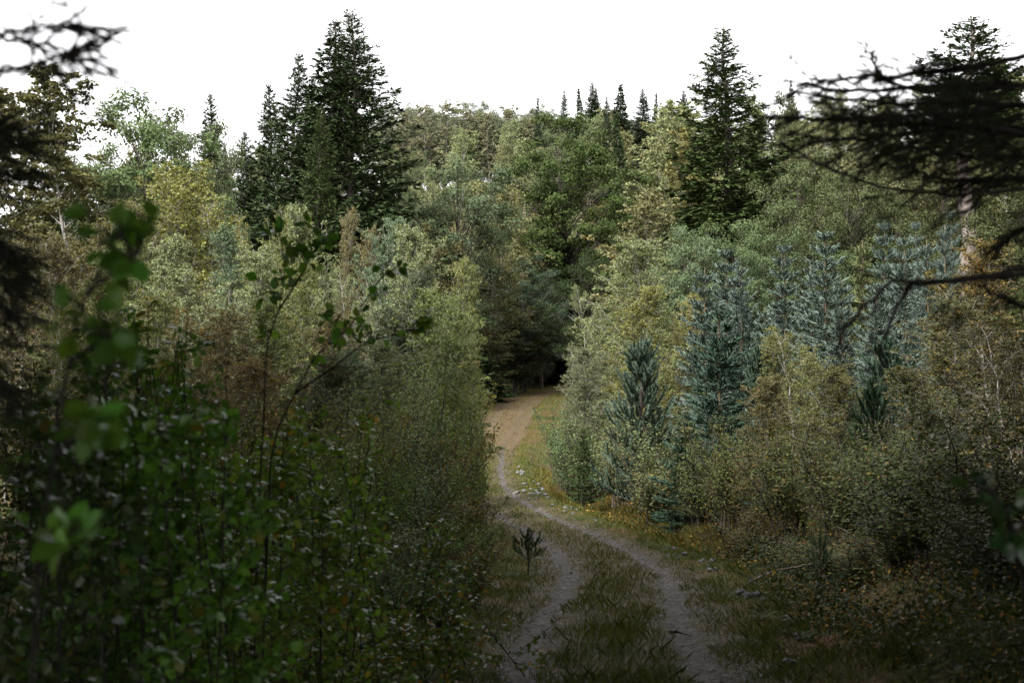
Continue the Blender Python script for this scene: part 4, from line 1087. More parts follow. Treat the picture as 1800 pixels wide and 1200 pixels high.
# loose gravel in the ruts
def rock_mesh(seed, sub=1, rough=0.25):
    r = np.random.default_rng(seed)
    import bmesh
    bm = bmesh.new(); bmesh.ops.create_icosphere(bm, subdivisions=sub, radius=1.0)
    s = r.uniform(0.65, 1.1, 3) * np.array([1, 1, 0.7])
    for v in bm.verts:
        k = 1 + r.normal(0, rough * 0.5)
        v.co.x *= s[0] * k; v.co.y *= s[1] * k; v.co.z *= s[2] * k
    me = bpy.data.meshes.new('stone'); bm.to_mesh(me); bm.free()
    return me
def stone_mat():
    m, nt, out = new_mat('grey_stone')
    tc = nt.nodes.new('ShaderNodeTexCoord'); oi = nt.nodes.new('ShaderNodeObjectInfo')
    no = nt.nodes.new('ShaderNodeTexNoise'); no.inputs['Scale'].default_value = 3.0; no.inputs['Detail'].default_value = 8
    nt.links.new(tc.outputs['Object'], no.inputs['Vector'])
    r = nt.nodes.new('ShaderNodeValToRGB')
    r.color_ramp.elements[0].position, r.color_ramp.elements[0].color = 0.35, (0.12, 0.115, 0.115, 1)
    r.color_ramp.elements[1].position, r.color_ramp.elements[1].color = 0.65, (0.34, 0.33, 0.33, 1)
    nt.links.new(no.outputs['Fac'], r.inputs[0])
    c = mix_node(nt, 1.0, r.outputs[0], oi.outputs['Color'], 'MULTIPLY')
    p = nt.nodes.new('ShaderNodeBsdfPrincipled'); p.inputs['Roughness'].default_value = 0.75
    nt.links.new(c, p.inputs['Base Color'])
    b = nt.nodes.new('ShaderNodeBump'); b.inputs['Strength'].default_value = 0.6; b.inputs['Distance'].default_value = 0.05
    nt.links.new(no.outputs['Fac'], b.inputs['Height']); nt.links.new(b.outputs[0], p.inputs['Normal'])
    nt.links.new(p.outputs[0], out.inputs['Surface'])
    return m
SM = stone_mat()
n = 5200
y = ysample(n, 9, 70); sd = np.where(rng.random(n) < 0.5, -0.8, 0.8)
e = sd + rng.normal(0, 0.22, n)
x = xc(y) + e
octa = np.array([[1, 0, 0], [0, 1, 0], [-1, 0, 0], [0, -1, 0], [0, 0, 0.7], [0, 0, -0.7]], float)
of = np.array([[0, 1, 4], [1, 2, 4], [2, 3, 4], [3, 0, 4]])
sz = rng.uniform(0.008, 0.022, n) * (0.8 + y / 40)
V = np.stack([x, y, surf(x, y) + 0.004], 1)[:, None, :] + octa[None] * (sz[:, None, None] * rng.uniform(0.6, 1.3, (n, 6, 3)))
g = Geo(); g.add(V.reshape(-1, 3), (np.arange(n)[:, None, None] * 6 + of[None]).reshape(-1, 3))
o = stuff('gravel', g.build('gravel'), SM, 'loose grey gravel lying in the two ruts', 'gravel'); o.color = (0.38, 0.35, 0.32, 1)
# fallen leaves
n = 1500
y = ysample(n, 12, 45); e = rng.normal(4.5, 3.0, n); x = xc(y) + e
P = np.stack([x, y, surf(x, y) + 0.02], 1); A, N = leaf_dirs(rng, n, None, 3.0); sz = 0.03 * (0.7 + y / 40)
g = Geo(); leaves(g, P, A, N, sz, sz * 0.75, rng.random(n))
o = stuff('fallen_leaves', g.build('fallen_leaves'), M['leaf'], 'scattered orange and brown fallen leaves', 'leaves'); o.color = (0.2, 0.12, 0.04, 1); o['autumn'] = 0.6

# ================================================================== stones
ROCKS = [rock_mesh(900 + i, 2, 0.22) for i in range(5)]
for r_ in ROCKS: r_.materials.append(SM)
def gpoint(px, py, d0=20.0):
    """where the sight line through a photo pixel meets the ground"""
    d = np.linspace(5, 140, 1400)
    r = at(px, py, 1.0)
    z = surf(r[0] * d, d)
    i = int(np.argmax(r[2] * d < z))
    return np.array([r[0] * d[i], d[i], z[i]])
rng = np.random.default_rng(8)
def stone(px, py, size, label, group=None, tone=1.0):
    p = gpoint(px, py)
    s = size / FPX * p[1] / 2
    o = bpy.data.objects.new('stone', ROCKS[rng.integers(0, 5)])
    o.location = (p[0], p[1], p[2] + s * 0.25); o.rotation_euler = (rng.normal(0, 0.2), rng.normal(0, 0.2), rng.uniform(0, 6.28))
    o.scale = (s * rng.uniform(0.8, 1.2), s * rng.uniform(0.8, 1.2), s * rng.uniform(0.6, 1.0))
    t = tone * rng.uniform(0.75, 1.2); o.color = (t, t, t * 1.03, 1)
    link(o); tag(o, label, 'stone', group)
def heap(cx, cy, sx, sy, n, smin, smax, label, group, tone=1.0):
    for _ in range(n):
        stone(cx + rng.normal(0, sx), cy + rng.normal(0, sy), rng.uniform(smin, smax), label, group, tone)
heap(948, 862, 15, 8, 30, 6, 12, 'pale grey stone in the heap beside the track bend', 'heap of pale stones at the bend', 0.5)
heap(914, 829, 5, 6, 9, 5, 9, 'grey stone in the small patch above the heap', 'small stone patch above the heap', 0.7)
heap(1000, 896, 12, 4, 9, 5, 10, 'grey stone in the row just below the heap', 'stones below the heap', 0.65)
heap(1085, 918, 20, 6, 10, 5, 10, 'grey stone at the edge of the withered grass', 'stones at the withered grass', 0.6)
heap(1205, 965, 14, 14, 12, 8, 15, 'dark grey stone in the ditch line right of the track', 'stones in the ditch line', 0.5)
heap(1245, 998, 14, 6, 7, 9, 18, 'dark stone where the ditch line bends', 'stones where the ditch bends', 0.5)
heap(1320, 1045, 16, 12, 12, 10, 24, 'dark stone below the bleached branch', 'stones below the bleached branch', 0.45)
heap(1395, 1095, 14, 22, 9, 12, 26, 'dark stone beside the ferns', 'stones beside the ferns', 0.4)
stone(1564, 1018, 26, 'single pale stone on the dark right bank', tone=0.9)
stone(1150, 858, 30, 'larger dark boulder at the foot of the shrubs', tone=0.5)
stone(1386, 1095, 24, 'rounded grey stone among the ditch stones by the ferns', tone=1.0)
stone(1005, 1008, 9, 'small dark stone lying in the left rut', tone=0.25)
stone(1388, 1168, 30, 'flat dark stone at the bottom of the ditch', tone=0.5)

# ================================================================== dead wood on the ground
def wood_thing(name, mainp, r, label, cat, mat, subs=(), parts_name='twig'):
    p0 = np.array(mainp[0], float)
    root = empty(name, tuple(p0)); tag(root, label, cat)
    def curve(pts, rr):
        pts = np.array(pts, float) - p0
        t = np.linspace(0, 1, len(pts)); tt = np.linspace(0, 1, len(pts) * 4)
        c = np.stack([pchip(t, pts[:, k])(tt) for k in range(3)], 1)
        c += np.random.default_rng(len(pts) * 7).normal(0, rr * 0.25, c.shape)
        gg = Geo(); tube(gg, c, rr * (1 - 0.75 * tt) + 0.002, 7, cap=True)
        return gg.build(name, True)
    part('stem' if subs else 'wood', curve(mainp, r), M[mat], root)
    for s in subs: part(parts_name, curve(s[0], s[1]), M[mat], root)
    return root
def gp(px, py, up=0.0, d=None):
    p = gpoint(px, py)
    if d is not None: p = at(px, py, d)
    p[2] += up
    return p
b0 = gpoint(1318, 1026)
D0 = b0[1]
wood_thing('fallen_branch', [b0 + [0, 0, 0.03], at(1370, 1002, D0), at(1420, 992, D0 + 0.3), at(1445, 988, D0 + 0.6)], 0.022,
           'long bleached branch lying across the ditch', 'branch', 'pale_wood', [([at(1330, 1020, D0), at(1312, 1012, D0), at(1294, 1002, D0 - 0.1)], 0.014)])
b1 = gpoint(1500, 1018); D1 = b1[1]
wood_thing('dead_bush', [b1, at(1515, 990, D1), at(1508, 968, D1), at(1482, 946, D1)], 0.04, 'tangle of dead grey twigs rising from the right bank', 'dead branches', 'grey_bark',
           [([at(1510, 1000, D1), at(1524, 960, D1), at(1520, 905, D1 + 0.2)], 0.02), ([at(1505, 1010, D1), at(1480, 1000, D1), at(1462, 1012, D1)], 0.02),
            ([at(1512, 990, D1), at(1545, 985, D1), at(1590, 955, D1 + 0.3)], 0.018), ([at(1505, 1015, D1), at(1498, 1035, D1 - 0.2), at(1485, 1050, D1 - 0.2)], 0.025),
            ([at(1508, 975, D1), at(1490, 935, D1), at(1470, 925, D1)], 0.013), ([at(1518, 980, D1), at(1527, 940, D1), at(1515, 915, D1)], 0.013)])
b2 = gpoint(1514, 1050)
wood_thing('broken_stump', [b2, at(1519, 1036, b2[1]), at(1522, 1025, b2[1])], 0.06, 'short bleached broken stick standing on the bank', 'stick', 'pale_wood')
b3 = gpoint(1572, 1120); D3 = b3[1]
wood_thing('arched_root', [b3 + [0, 0, -0.03], at(1580, 1098, D3), at(1600, 1090, D3), at(1622, 1092, D3), at(1642, 1100, D3), at(1652, 1112, D3 + 0.1)], 0.055, 'thick dark root arching above the mossy mound', 'root', 'dark_bark')
b4 = gpoint(1520, 1078); D4 = b4[1]
wood_thing('dead_twig', [b4, at(1545, 1050, D4), at(1580, 1043, D4)], 0.016, 'thin dark twig bowed over the bank below the stick', 'twig', 'dark_bark', [([at(1530, 1065, D4), at(1536, 1080, D4), at(1530, 1090, D4)], 0.01)])
b5 = gpoint(1176, 1113); D5 = b5[1]
wood_thing('stick', [b5 + [0, 0, 0.02], gpoint(1195, 1118) + [0, 0, 0.03], gpoint(1216, 1122) + [0, 0, 0.02]], 0.016, 'dark stick lying on the right rut', 'stick', 'dark_bark')
b6 = gpoint(1372, 1150)
wood_thing('stick', [b6, at(1371, 1138, b6[1]), at(1364, 1129, b6[1])], 0.016, 'pale curved stick beside the ditch stones', 'stick', 'pale_wood')

# ================================================================== small plants beside the track
SAP = pine(301, 1.0, 0.36, 0.2, 5, 0.20, 520, 0.075, 0.008, 0.0, 3, 0.38, 0.25)
SAP2 = pine(302, 2.0, 0.60, 0.50, 5, 0.32, 480, 0.10, 0.008, 0.05, 3, 0.28, 0.35)
MIX = pine(303, 0.6, 0.12, 0.2, 4, 0.16, 420, 0.06, 0.005, 0.0, 1, 0.6, 0.2)
def sapling(px, py, top, proto, color, label, k, wscale=1.0):
    p = gpoint(px, py); tp = at(px, top, p[1])
    s = (tp[2] - p[2]) / proto['H']
    plant('pine_sapling', proto, p, (s * wscale, s * wscale, s), k, color, 0, label, 'pine', 'dark_bark', 'needle', None, 'stem', 'needles')
sapling(928, 1010, 926, SAP, (0.05, 0.095, 0.032), 'little dark pine sapling at the left edge of the track', 0.6, 1.3)
sapling(1444, 1080, 922, SAP2, (0.075, 0.115, 0.055), 'pale pine sapling with separate tufts right of the track', 1.9, 0.9)
sapling(1355, 1048, 1003, MIX, (0.06, 0.10, 0.045), 'tiny one stemmed pine under the bleached branch', 0.2)
sapling(1236, 972, 945, MIX, (0.045, 0.085, 0.03), 'tiny green pine in the ditch line', 0.9, 1.4)

def fern(px, py, size, color, label, seed, nf=7):
    r = np.random.default_rng(seed); p = gpoint(px, py); L = size / FPX * p[1]
    root = empty('fern', tuple(p)); tag(root, label, 'fern', 'ferns beside the ditch')
    for i in range(nf):
        az = i * 6.28 / nf + r.normal(0, 0.3); el = r.uniform(0.6, 1.2); ln = L * r.uniform(0.7, 1.1)
        s = np.linspace(0, 1, 9)[:, None]
        d = np.array([math.cos(az), math.sin(az), 0])
        c = d * ln * math.cos(el) * s * 1.2 + np.array([0, 0, 1.0]) * ln * (math.sin(el) * s - 0.45 * s ** 2)
        gg = Geo(); tube(gg, c, 0.004 * (1 - s[:, 0]) + 0.0015, 4)
        k = 22; ss = np.repeat(np.linspace(0.12, 0.98, k), 2); sd = np.tile([-1.0, 1.0], k)[:, None]
        Q = np.stack([np.interp(ss, s[:, 0], c[:, q]) for q in range(3)], 1)
        perp = np.array([-math.sin(az), math.cos(az), 0.0])
        A = nrm(perp * sd + d * 0.35 + np.array([0, 0, -0.1]) + r.normal(0, 0.08, (2 * k, 3)))
        pl = 0.24 * ln * np.sin(np.clip(ss * 1.05, 0, 1) ** 0.6 * PI * 0.98) + 0.01
        leaves(gg, Q, A, nrm(np.array([0, 0, 1.0]) + r.normal(0, 0.2, (2 * k, 3))), pl, 0.045 * ln, r.random(2 * k))
        part('frond', gg.build('frond'), M['leaf'], root, color, 0.0)
fern(1412, 1092, 42, (0.20, 0.14, 0.03), 'yellow fern below the pale pine sapling', 1)
fern(1452, 1142, 52, (0.26, 0.13, 0.05), 'orange brown withered fern at the bottom right', 2, 9)
fern(1422, 1128, 50, (0.09, 0.14, 0.03), 'green fern left of the withered orange one', 3)
fern(1336, 1090, 40, (0.07, 0.11, 0.025), 'green fern at the left of the ditch stones', 4)
fern(1560, 1150, 60, (0.16, 0.08, 0.03), 'dim brown fern under the arched root', 5)

# ================================================================== foreground shrubs with large leaves
def leaf_mesh(seed, W=0.8):
    r = np.random.default_rng(seed)
    st = np.array([0.0, 0.12, 0.32, 0.55, 0.78, 1.0]); hw = np.array([0.01, 0.26, 0.44, 0.46, 0.28, 0.0]) * W * r.uniform(0.85, 1.1)
    cur = -0.18 * r.uniform(0.2, 1.4); fold = r.uniform(0.1, 0.35); wav = r.uniform(-0.05, 0.05)
    V, F = [], []
    for i, (a, w) in enumerate(zip(st, hw)):
        z = cur * a * a
        V += [[-w, a, z + fold * w + wav * math.sin(a * 9)], [0, a, z], [w, a, z + fold * w - wav * math.sin(a * 9)]]
    for i in range(5):
        k = i * 3
        F += [[k, k + 1, k + 4, k + 3], [k + 1, k + 2, k + 5, k + 4]]
    gg = Geo(); gg.add(np.array(V), np.array(F), float(r.random()))
    gg2 = np.array([[0, -0.22, 0.03], [0, 0.02, 0]]); prisms(gg, gg2[:1], gg2[1:], 0.012, 0.012, 0.3)
    me = gg.build('leaf', True); me.materials.append(M['broad_leaf'])
    return me
LEAFM = [leaf_mesh(600 + i) for i in range(14)]

def leafy_shrub(name, stems, leafL, nobj, label, color, autumn, seed, twigs=9, per=7, start=0.3, group=None, bark='black_twig', twl=0.3, srad=0.006):
    """stems: polylines of world points. The leaves that show largest are leaf objects, the rest one foliage mesh"""
    r = np.random.default_rng(seed)
    p0 = np.array(stems[0][0], float)
    root = empty(name, tuple(p0)); tag(root, label, 'shrub', group)
    fol = Geo()
    allP, allA, allN = [], [], []
    for si, pts in enumerate(stems):
        pts = np.array(pts, float) - p0
        t = np.linspace(0, 1, len(pts)); tt = np.linspace(0, 1, 16)
        c = np.stack([pchip(t, pts[:, k])(tt) for k in range(3)], 1)
        gg = Geo(); tube(gg, c, srad * (1 - 0.8 * tt) + 0.0015, 6)
        k = twigs
        ss = r.uniform(start, 1.0, k)
        Q = np.stack([np.interp(ss, tt, c[:, q]) for q in range(3)], 1)
        az = r.uniform(0, 6.28, k); el = r.uniform(0.0, 0.9, k)
        bd = np.stack([np.cos(az) * np.cos(el), np.sin(az) * np.cos(el), np.sin(el)], 1)
        bl = twl * r.uniform(0.4, 1.2, k) * (1.15 - 0.7 * ss)
        prisms(gg, Q, Q + bd * bl[:, None], 0.0035, 0.0015)
        part('stem', gg.build('stem', True), M[bark], root)
        idx = np.repeat(np.arange(k), per); u = r.random(len(idx))[:, None]
        P = Q[idx] + bd[idx] * bl[idx][:, None] * u
        # leaves straight on the top of the stem
        k2 = 7; s2 = np.linspace(max(start, 0.72), 1.0, k2)
        Q2 = np.stack([np.interp(s2, tt, c[:, q]) for q in range(3)], 1)
        P = np.concatenate([P, Q2]); n = len(P)
        out = np.concatenate([bd[idx], nrm(r.normal(size=(k2, 3)))])
        A = nrm(out * 0.8 + nrm(r.normal(size=(n, 3))) * 0.8 + np.array([0, 0, -0.25]))
        N = nrm(np.array([0, 0, 0.8]) + r.normal(0, 0.6, (n, 3)) + np.array([0, -0.35, 0]))
        allP.append(P + A * leafL * 0.2); allA.append(A); allN.append(N)
    P, A, N = np.concatenate(allP), np.concatenate(allA), np.concatenate(allN)
    n = len(P); sz = leafL * r.uniform(0.6, 1.2, n)
    order = np.argsort((P[:, 1] + p0[1]) / sz + r.random(n) * 20)         # the largest in view first
    for j in order[:nobj]:
        a = nrm(A[j]); s = nrm(np.cross(a, N[j])); nn = np.cross(s, a)
        M4 = Matrix([[s[0], a[0], nn[0], P[j][0]], [s[1], a[1], nn[1], P[j][1]], [s[2], a[2], nn[2], P[j][2]], [0, 0, 0, 1]])
        o = bpy.data.objects.new('leaf', LEAFM[r.integers(0, len(LEAFM))])
        o.matrix_basis = M4 @ Matrix.Diagonal((sz[j], sz[j], sz[j], 1))
        v = r.uniform(0.7, 1.3)
        o.color = (color[0] * v * r.uniform(0.8, 1.3), color[1] * v, color[2] * v, 1); o['autumn'] = autumn
        link(o, root)
    rest = order[nobj:]
    if len(rest):
        leaves(fol, P[rest], A[rest], N[rest], sz[rest], sz[rest] * 0.75, r.random(len(rest)), 0.12)
        part('foliage', fol.build('foliage'), M['broad_leaf'], root, color, autumn, 'stuff')
    return root

def base_of(px, d):
    x = (px - 900) / FPX * d
    return np.array([x, d, float(G(x, d)) - 0.05])

def box_stems(rng, n, pxa, pxb, topa, topb, da, db):
    S = []
    for _ in range(n):
        d = rng.uniform(da, db); px = rng.uniform(pxa, pxb)
        b = base_of(px + rng.normal(0, 70), d); t = at(px, rng.uniform(topa, topb), d + rng.normal(0, 0.2))
        m = b * 0.5 + t * 0.5 + np.array([rng.normal(0, 0.06), rng.normal(0, 0.06), 0])
        S.append([b, m, t])
    return S
rng = np.random.default_rng(17)
LG = (0.08, 0.18, 0.022)
stA = [[base_of(452, 7.2), at(450, 1000, 7.2), at(463, 750, 7.0), at(468, 620, 7.0), at(490, 545, 7.0), at(500, 470, 6.9), at(490, 408, 6.9)],
       [base_of(462, 7.2), at(468, 1000, 7.2), at(478, 790, 7.1), at(520, 690, 7.1), at(560, 620, 7.1), at(610, 580, 7.0), at(660, 500, 7.0), at(702, 464, 7.0)],
       [at(520, 690, 7.1), at(580, 650, 7.0), at(650, 600, 7.0), at(745, 576, 6.9)],
       [at(490, 545, 7.0), at(525, 490, 7.0), at(568, 412, 7.0)]]
leafy_shrub('alder_shrub', stA, 0.062, 110, 'tall shrub with long dark bare shoots and scattered leaves on the left', (0.09, 0.20, 0.025), 0.04, 1, twigs=10, per=4, start=0.5, twl=0.28, srad=0.0045)
stB = [[base_of(40, 2.7), at(60, 1100, 2.6), at(95, 800, 2.4), at(120, 640, 2.35), at(150, 520, 2.3), at(200, 430, 2.3), at(222, 385, 2.3)],
       [at(95, 800, 2.4), at(130, 770, 2.3), at(170, 750, 2.25)],
       [at(120, 640, 2.35), at(180, 600, 2.3), at(215, 590, 2.3)], [at(150, 520, 2.3), at(210, 470, 2.3), at(250, 440, 2.3)],
       [at(60, 1000, 2.6), at(90, 960, 2.4), at(120, 940, 2.3)]]
leafy_shrub('aspen_sapling', stB, 0.05, 80, 'nearest out of focus sapling with broad leaves at the left', LG, 0.0, 2, twigs=6, per=2, start=0.6, twl=0.13, srad=0.003)
leafy_shrub('leafy_shrub', box_stems(rng, 26, 180, 420, 600, 950, 4.8, 7.0), 0.046, 300, 'dense glossy leaved shrub filling the left foreground', LG, 0.06, 3, twigs=16, per=20, start=0.12, twl=0.42, srad=0.004)
leafy_shrub('leafy_shrub', box_stems(rng, 34, 350, 660, 680, 980, 7.4, 10.5), 0.050, 300, 'glossy leaved shrub under the long bare shoots', (0.12, 0.21, 0.03), 0.16, 4, twigs=16, per=20, start=0.12, twl=0.42, srad=0.004)  # brighter leaf colour stands in for light growing towards the centre
leafy_shrub('leafy_shrub', box_stems(rng, 26, 430, 800, 900, 1120, 9.5, 13), 0.046, 300, 'low leafy shrub at the dark bottom left of the track', (0.08, 0.13, 0.024), 0.22, 5, twigs=14, per=18, start=0.08, twl=0.42, srad=0.004)
leafy_shrub('leafy_shrub', box_stems(rng, 18, 20, 260, 560, 900, 4.0, 6.5), 0.045, 250, 'shadowed leafy shrub at the left edge', (0.04, 0.075, 0.018), 0.05, 6, twigs=14, per=18, start=0.12, twl=0.42, srad=0.004)  # shade of the left edge is put into this leaf colour
leafy_shrub('leafy_shrub', box_stems(rng, 16, 230, 330, 520, 700, 6.8, 8.5), 0.055, 200, 'upright leafy shrub with dark stems left of the bare shoots', LG, 0.08, 7, twigs=9, per=5, start=0.35)
stR = [[base_of(1820, 3.0), at(1800, 1000, 2.9), at(1765, 900, 2.8), at(1735, 855, 2.75)], [at(1800, 1000, 2.9), at(1780, 960, 2.8), at(1775, 930, 2.8)]]
leafy_shrub('aspen_sapling', stR, 0.05, 24, 'small out of focus sapling with few leaves at the right edge', (0.03, 0.07, 0.02), 0.0, 8, twigs=4, per=3, start=0.6, twl=0.12, srad=0.008)

# ================================================================== spruces beside the viewer, their boughs reach into the picture
def bough(parent, p0, pts, seed, dens=1.0, shoot=0.34, per_m=240, nl=0.021, nw=0.0022, rad=0.010, color=(0.036, 0.052, 0.02), droop=0.25, start=0.12, iso=1.0):
    r = np.random.default_rng(seed)
    pts = np.array(pts, float) - p0
    t = np.linspace(0, 1, len(pts)); tt = np.linspace(0, 1, 24)
    c = np.stack([pchip(t, pts[:, k])(tt) for k in range(3)], 1) + r.normal(0, 0.004, (24, 3))
    ln = np.sum(np.linalg.norm(np.diff(c, axis=0), axis=1))
    w = Geo(); tube(w, c, rad * (1 - 0.8 * tt) + 0.002, 6)
    S0, S1 = [], []
    k = int(ln * 26 * dens)
    if k > 0:
        ss = np.sort(r.uniform(start, 1.0, k))
        Q = np.stack([np.interp(ss, tt, c[:, q]) for q in range(3)], 1)
        tan = nrm(np.stack([np.interp(ss, tt, np.gradient(c[:, q])) for q in range(3)], 1))
        ph = r.uniform(-0.7, 0.7, k) * iso; pa = nrm(np.cross(tan, [0, 0, 1.0])) * np.where(r.random(k) < 0.5, -1.0, 1.0)[:, None]
        perp = pa * np.cos(ph)[:, None] + np.array([0, 0, 1.0]) * np.sin(ph)[:, None]
        bd = nrm(perp * 0.8 + tan * 0.7 + np.array([0, 0, -1.0]) * droop * r.uniform(-0.3, 1.4, (k, 1)) + r.normal(0, 0.12, (k, 3)))
        bl = shoot * r.uniform(0.4, 1.1, k) * (1.15 - 0.85 * ss)
        E = Q + bd * bl[:, None]
        S0 += list(Q); S1 += list(E)
        for m in range(4):
            u = r.uniform(0.2, 0.9, k)[:, None]
            q2 = Q * (1 - u) + E * u
            b2 = nrm(bd + nrm(np.cross(bd, [0, 0, 1.0])) * (1 if m % 2 else -1) * 0.8 + r.normal(0, 0.2, (k, 3)) + np.array([0, 0, -0.1]))
            l2 = bl * r.uniform(0.25, 0.5, k)
            S0 += list(q2); S1 += list(q2 + b2 * l2[:, None])
        prisms(w, np.array(S0), np.array(S1), 0.003, 0.0012)
        S0 += list(c[-6:-1]); S1 += list(c[-5:])
    b = part('branch', w.build('branch', True), M['black_twig'], parent)
    if k > 0 and per_m > 0:
        f = Geo(); needles(f, r, np.array(S0), np.array(S1), per_m, nl, nw, 0.95)
        part('needles', f.build('needles'), M['needle'], b, color)
    return b

def near_spruce(x, y, proto, s, rz, label, boughs, sxy=1.0, zlift=0.0):
    zg = float(G(x, y)) - 0.1
    root = empty('spruce_tree', (x, y, zg)); tag(root, label, 'spruce', 'spruces beside the viewer')
    for nm, key, mt in (('trunk', 'trunk', 'dark_bark'), ('crown', 'crown', 'needle')):
        o = bpy.data.objects.new(nm, proto[key]); link(o, root)
        if len(o.data.materials) == 0: o.data.materials.append(M[mt])
        o.scale = (s * sxy, s * sxy, s); o.rotation_euler = (0, 0, rz)
        o.material_slots[0].link = 'OBJECT'; o.material_slots[0].material = M[mt]
        o.color = (0.022, 0.034, 0.014, 1)
    for i, (pts, kw) in enumerate(boughs):
        bough(root, np.array([x, y, zg]), pts, 1000 + i + int(abs(x) * 50), **kw)
    return root
def bp(x0, y0, z0, *pix):
    return [np.array([x0, y0, z0])] + [at(*q) for q in pix]
# high-crowned spruce: clear of the view below 3.5 m, dense canopy above to shade the foreground
HC = spruce(55, 20, 4.6, 0.36, 0.50, 9, 16, (0.70, 0.22), 0.10, 0.2, 0.0, r0=0.2, prof=0.55, hang=0.4)
RX, RY = 3.3, 4.6
rb = []
def R_(z, *pix, **kw): rb.append((bp(RX - 0.1, RY, z, *pix), kw))
R_(1.25, (1830, 95, 4.4), (1700, 118, 4.4), (1560, 135, 4.5), (1430, 140, 4.6), dens=0.5, shoot=0.2, start=0.45)
R_(1.15, (1830, 150, 4.6), (1680, 150, 4.7), (1520, 160, 4.8), (1400, 150, 4.9), dens=0.75, shoot=0.42)
R_(1.05, (1830, 190, 4.2), (1700, 180, 4.3), (1560, 180, 4.3), (1400, 165, 4.4), dens=0.55, shoot=0.42)
R_(1.05, (1830, 185, 4.0), (1640, 200, 4.0), (1480, 210, 4.1), (1345, 205, 4.2), dens=0.7, shoot=0.34)
R_(0.95, (1830, 225, 4.7), (1640, 232, 4.8), (1500, 246, 4.8), (1420, 250, 4.9), dens=0.7, shoot=0.36)
R_(0.95, (1830, 240, 3.9), (1700, 225, 3.8), (1600, 215, 3.8), (1500, 205, 3.8), dens=0.7, shoot=0.36)
R_(0.85, (1830, 280, 4.5), (1700, 275, 4.5), (1600, 262, 4.6), (1530, 280, 4.6), dens=0.65, shoot=0.34)
R_(0.75, (1830, 332, 4.2), (1640, 341, 4.2), (1500, 312, 4.3), (1400, 268, 4.4), (1340, 245, 4.5), dens=0.12, shoot=0.3, start=0.2, rad=0.006)
R_(0.70, (1830, 315, 4.9), (1740, 318, 4.9), (1640, 312, 5.0), (1590, 285, 5.0), dens=0.7, shoot=0.3)
R_(0.45, (1830, 470, 3.6), (1720, 488, 3.6), (1640, 493, 3.6), (1605, 500, 3.6), (1575, 545, 3.6), (1550, 600, 3.6), (1545, 660, 3.6), dens=0.1, shoot=0.16, start=0.3, rad=0.007, per_m=120)
R_(0.50, (1830, 478, 3.7), (1700, 492, 3.65), (1620, 497, 3.62), (1580, 490, 3.6), (1530, 530, 3.6), (1500, 560, 3.6), (1475, 595, 3.6), (1470, 625, 3.6), dens=0.1, shoot=0.16, start=0.3, rad=0.006, per_m=120)
R_(0.40, (1830, 540, 4.2), (1760, 520, 4.2), (1715, 500, 4.2), dens=0.2, shoot=0.2, rad=0.008)
R_(1.30, (1830, 150, 4.4), (1640, 160, 4.5), (1555, 140, 4.5), (1535, 110, 4.5), (1520, 75, 4.5), dens=0.22, shoot=0.16, start=0.55, per_m=90, rad=0.007)
R_(0.80, (1830, 250, 5.5), (1760, 300, 5.4), (1700, 330, 5.3), dens=0.55, shoot=0.35)
R_(0.55, (1860, 380, 5.2), (1800, 400, 5.2), (1760, 430, 5.2), dens=0.6, shoot=0.3)
near_spruce(RX, RY, HC, 1.3, 0.3, 'dark spruce at the right whose boughs hang into the picture', rb)
lb = []
LX, LY = -2.9, 3.0
def L_(z, *pix, **kw): lb.append((bp(LX + 0.1, LY, z, *pix), kw))
LK = dict(iso=2.0, dens=0.2, shoot=0.3, per_m=36, start=0.45, rad=0.0035, nw=0.0018, nl=0.022)
L_(0.95, (-60, 90, 2.8), (30, 55, 2.7), (90, 45, 2.65), (150, 38, 2.6), **LK)
L_(0.90, (-60, 130, 2.9), (40, 118, 2.8), (110, 100, 2.75), (190, 78, 2.7), **LK)
L_(0.80, (-60, 60, 3.0), (40, 75, 2.9), (100, 80, 2.9), (160, 128, 2.8), **LK)
L_(0.85, (-60, 160, 2.5), (20, 120, 2.4), (80, 112, 2.4), (130, 95, 2.4), **LK)
L_(0.60, (-80, 240, 3.6), (-20, 230, 3.6), (50, 225, 3.6), dens=0.6, shoot=0.34)
L_(0.45, (-80, 330, 3.8), (-10, 310, 3.8), (60, 300, 3.8), dens=0.6, shoot=0.34)
L_(0.30, (-80, 400, 3.5), (-10, 420, 3.5), (40, 460, 3.5), dens=0.6, shoot=0.34)
L_(0.25, (-80, 500, 3.8), (-20, 520, 3.8), (30, 560, 3.8), dens=0.6, shoot=0.34)
L_(0.10, (-80, 600, 3.8), (-20, 640, 3.8), (25, 690, 3.8), dens=0.6, shoot=0.34)
L_(0.50, (-80, 280, 4.4), (-10, 260, 4.4), (70, 250, 4.4), dens=0.6, shoot=0.36)
L_(0.20, (-80, 450, 4.4), (-10, 480, 4.4), (50, 510, 4.4), dens=0.6, shoot=0.36)
near_spruce(LX, LY, HC, 1.3, 2.1, 'dark spruce at the left with thin twigs against the sky', lb)

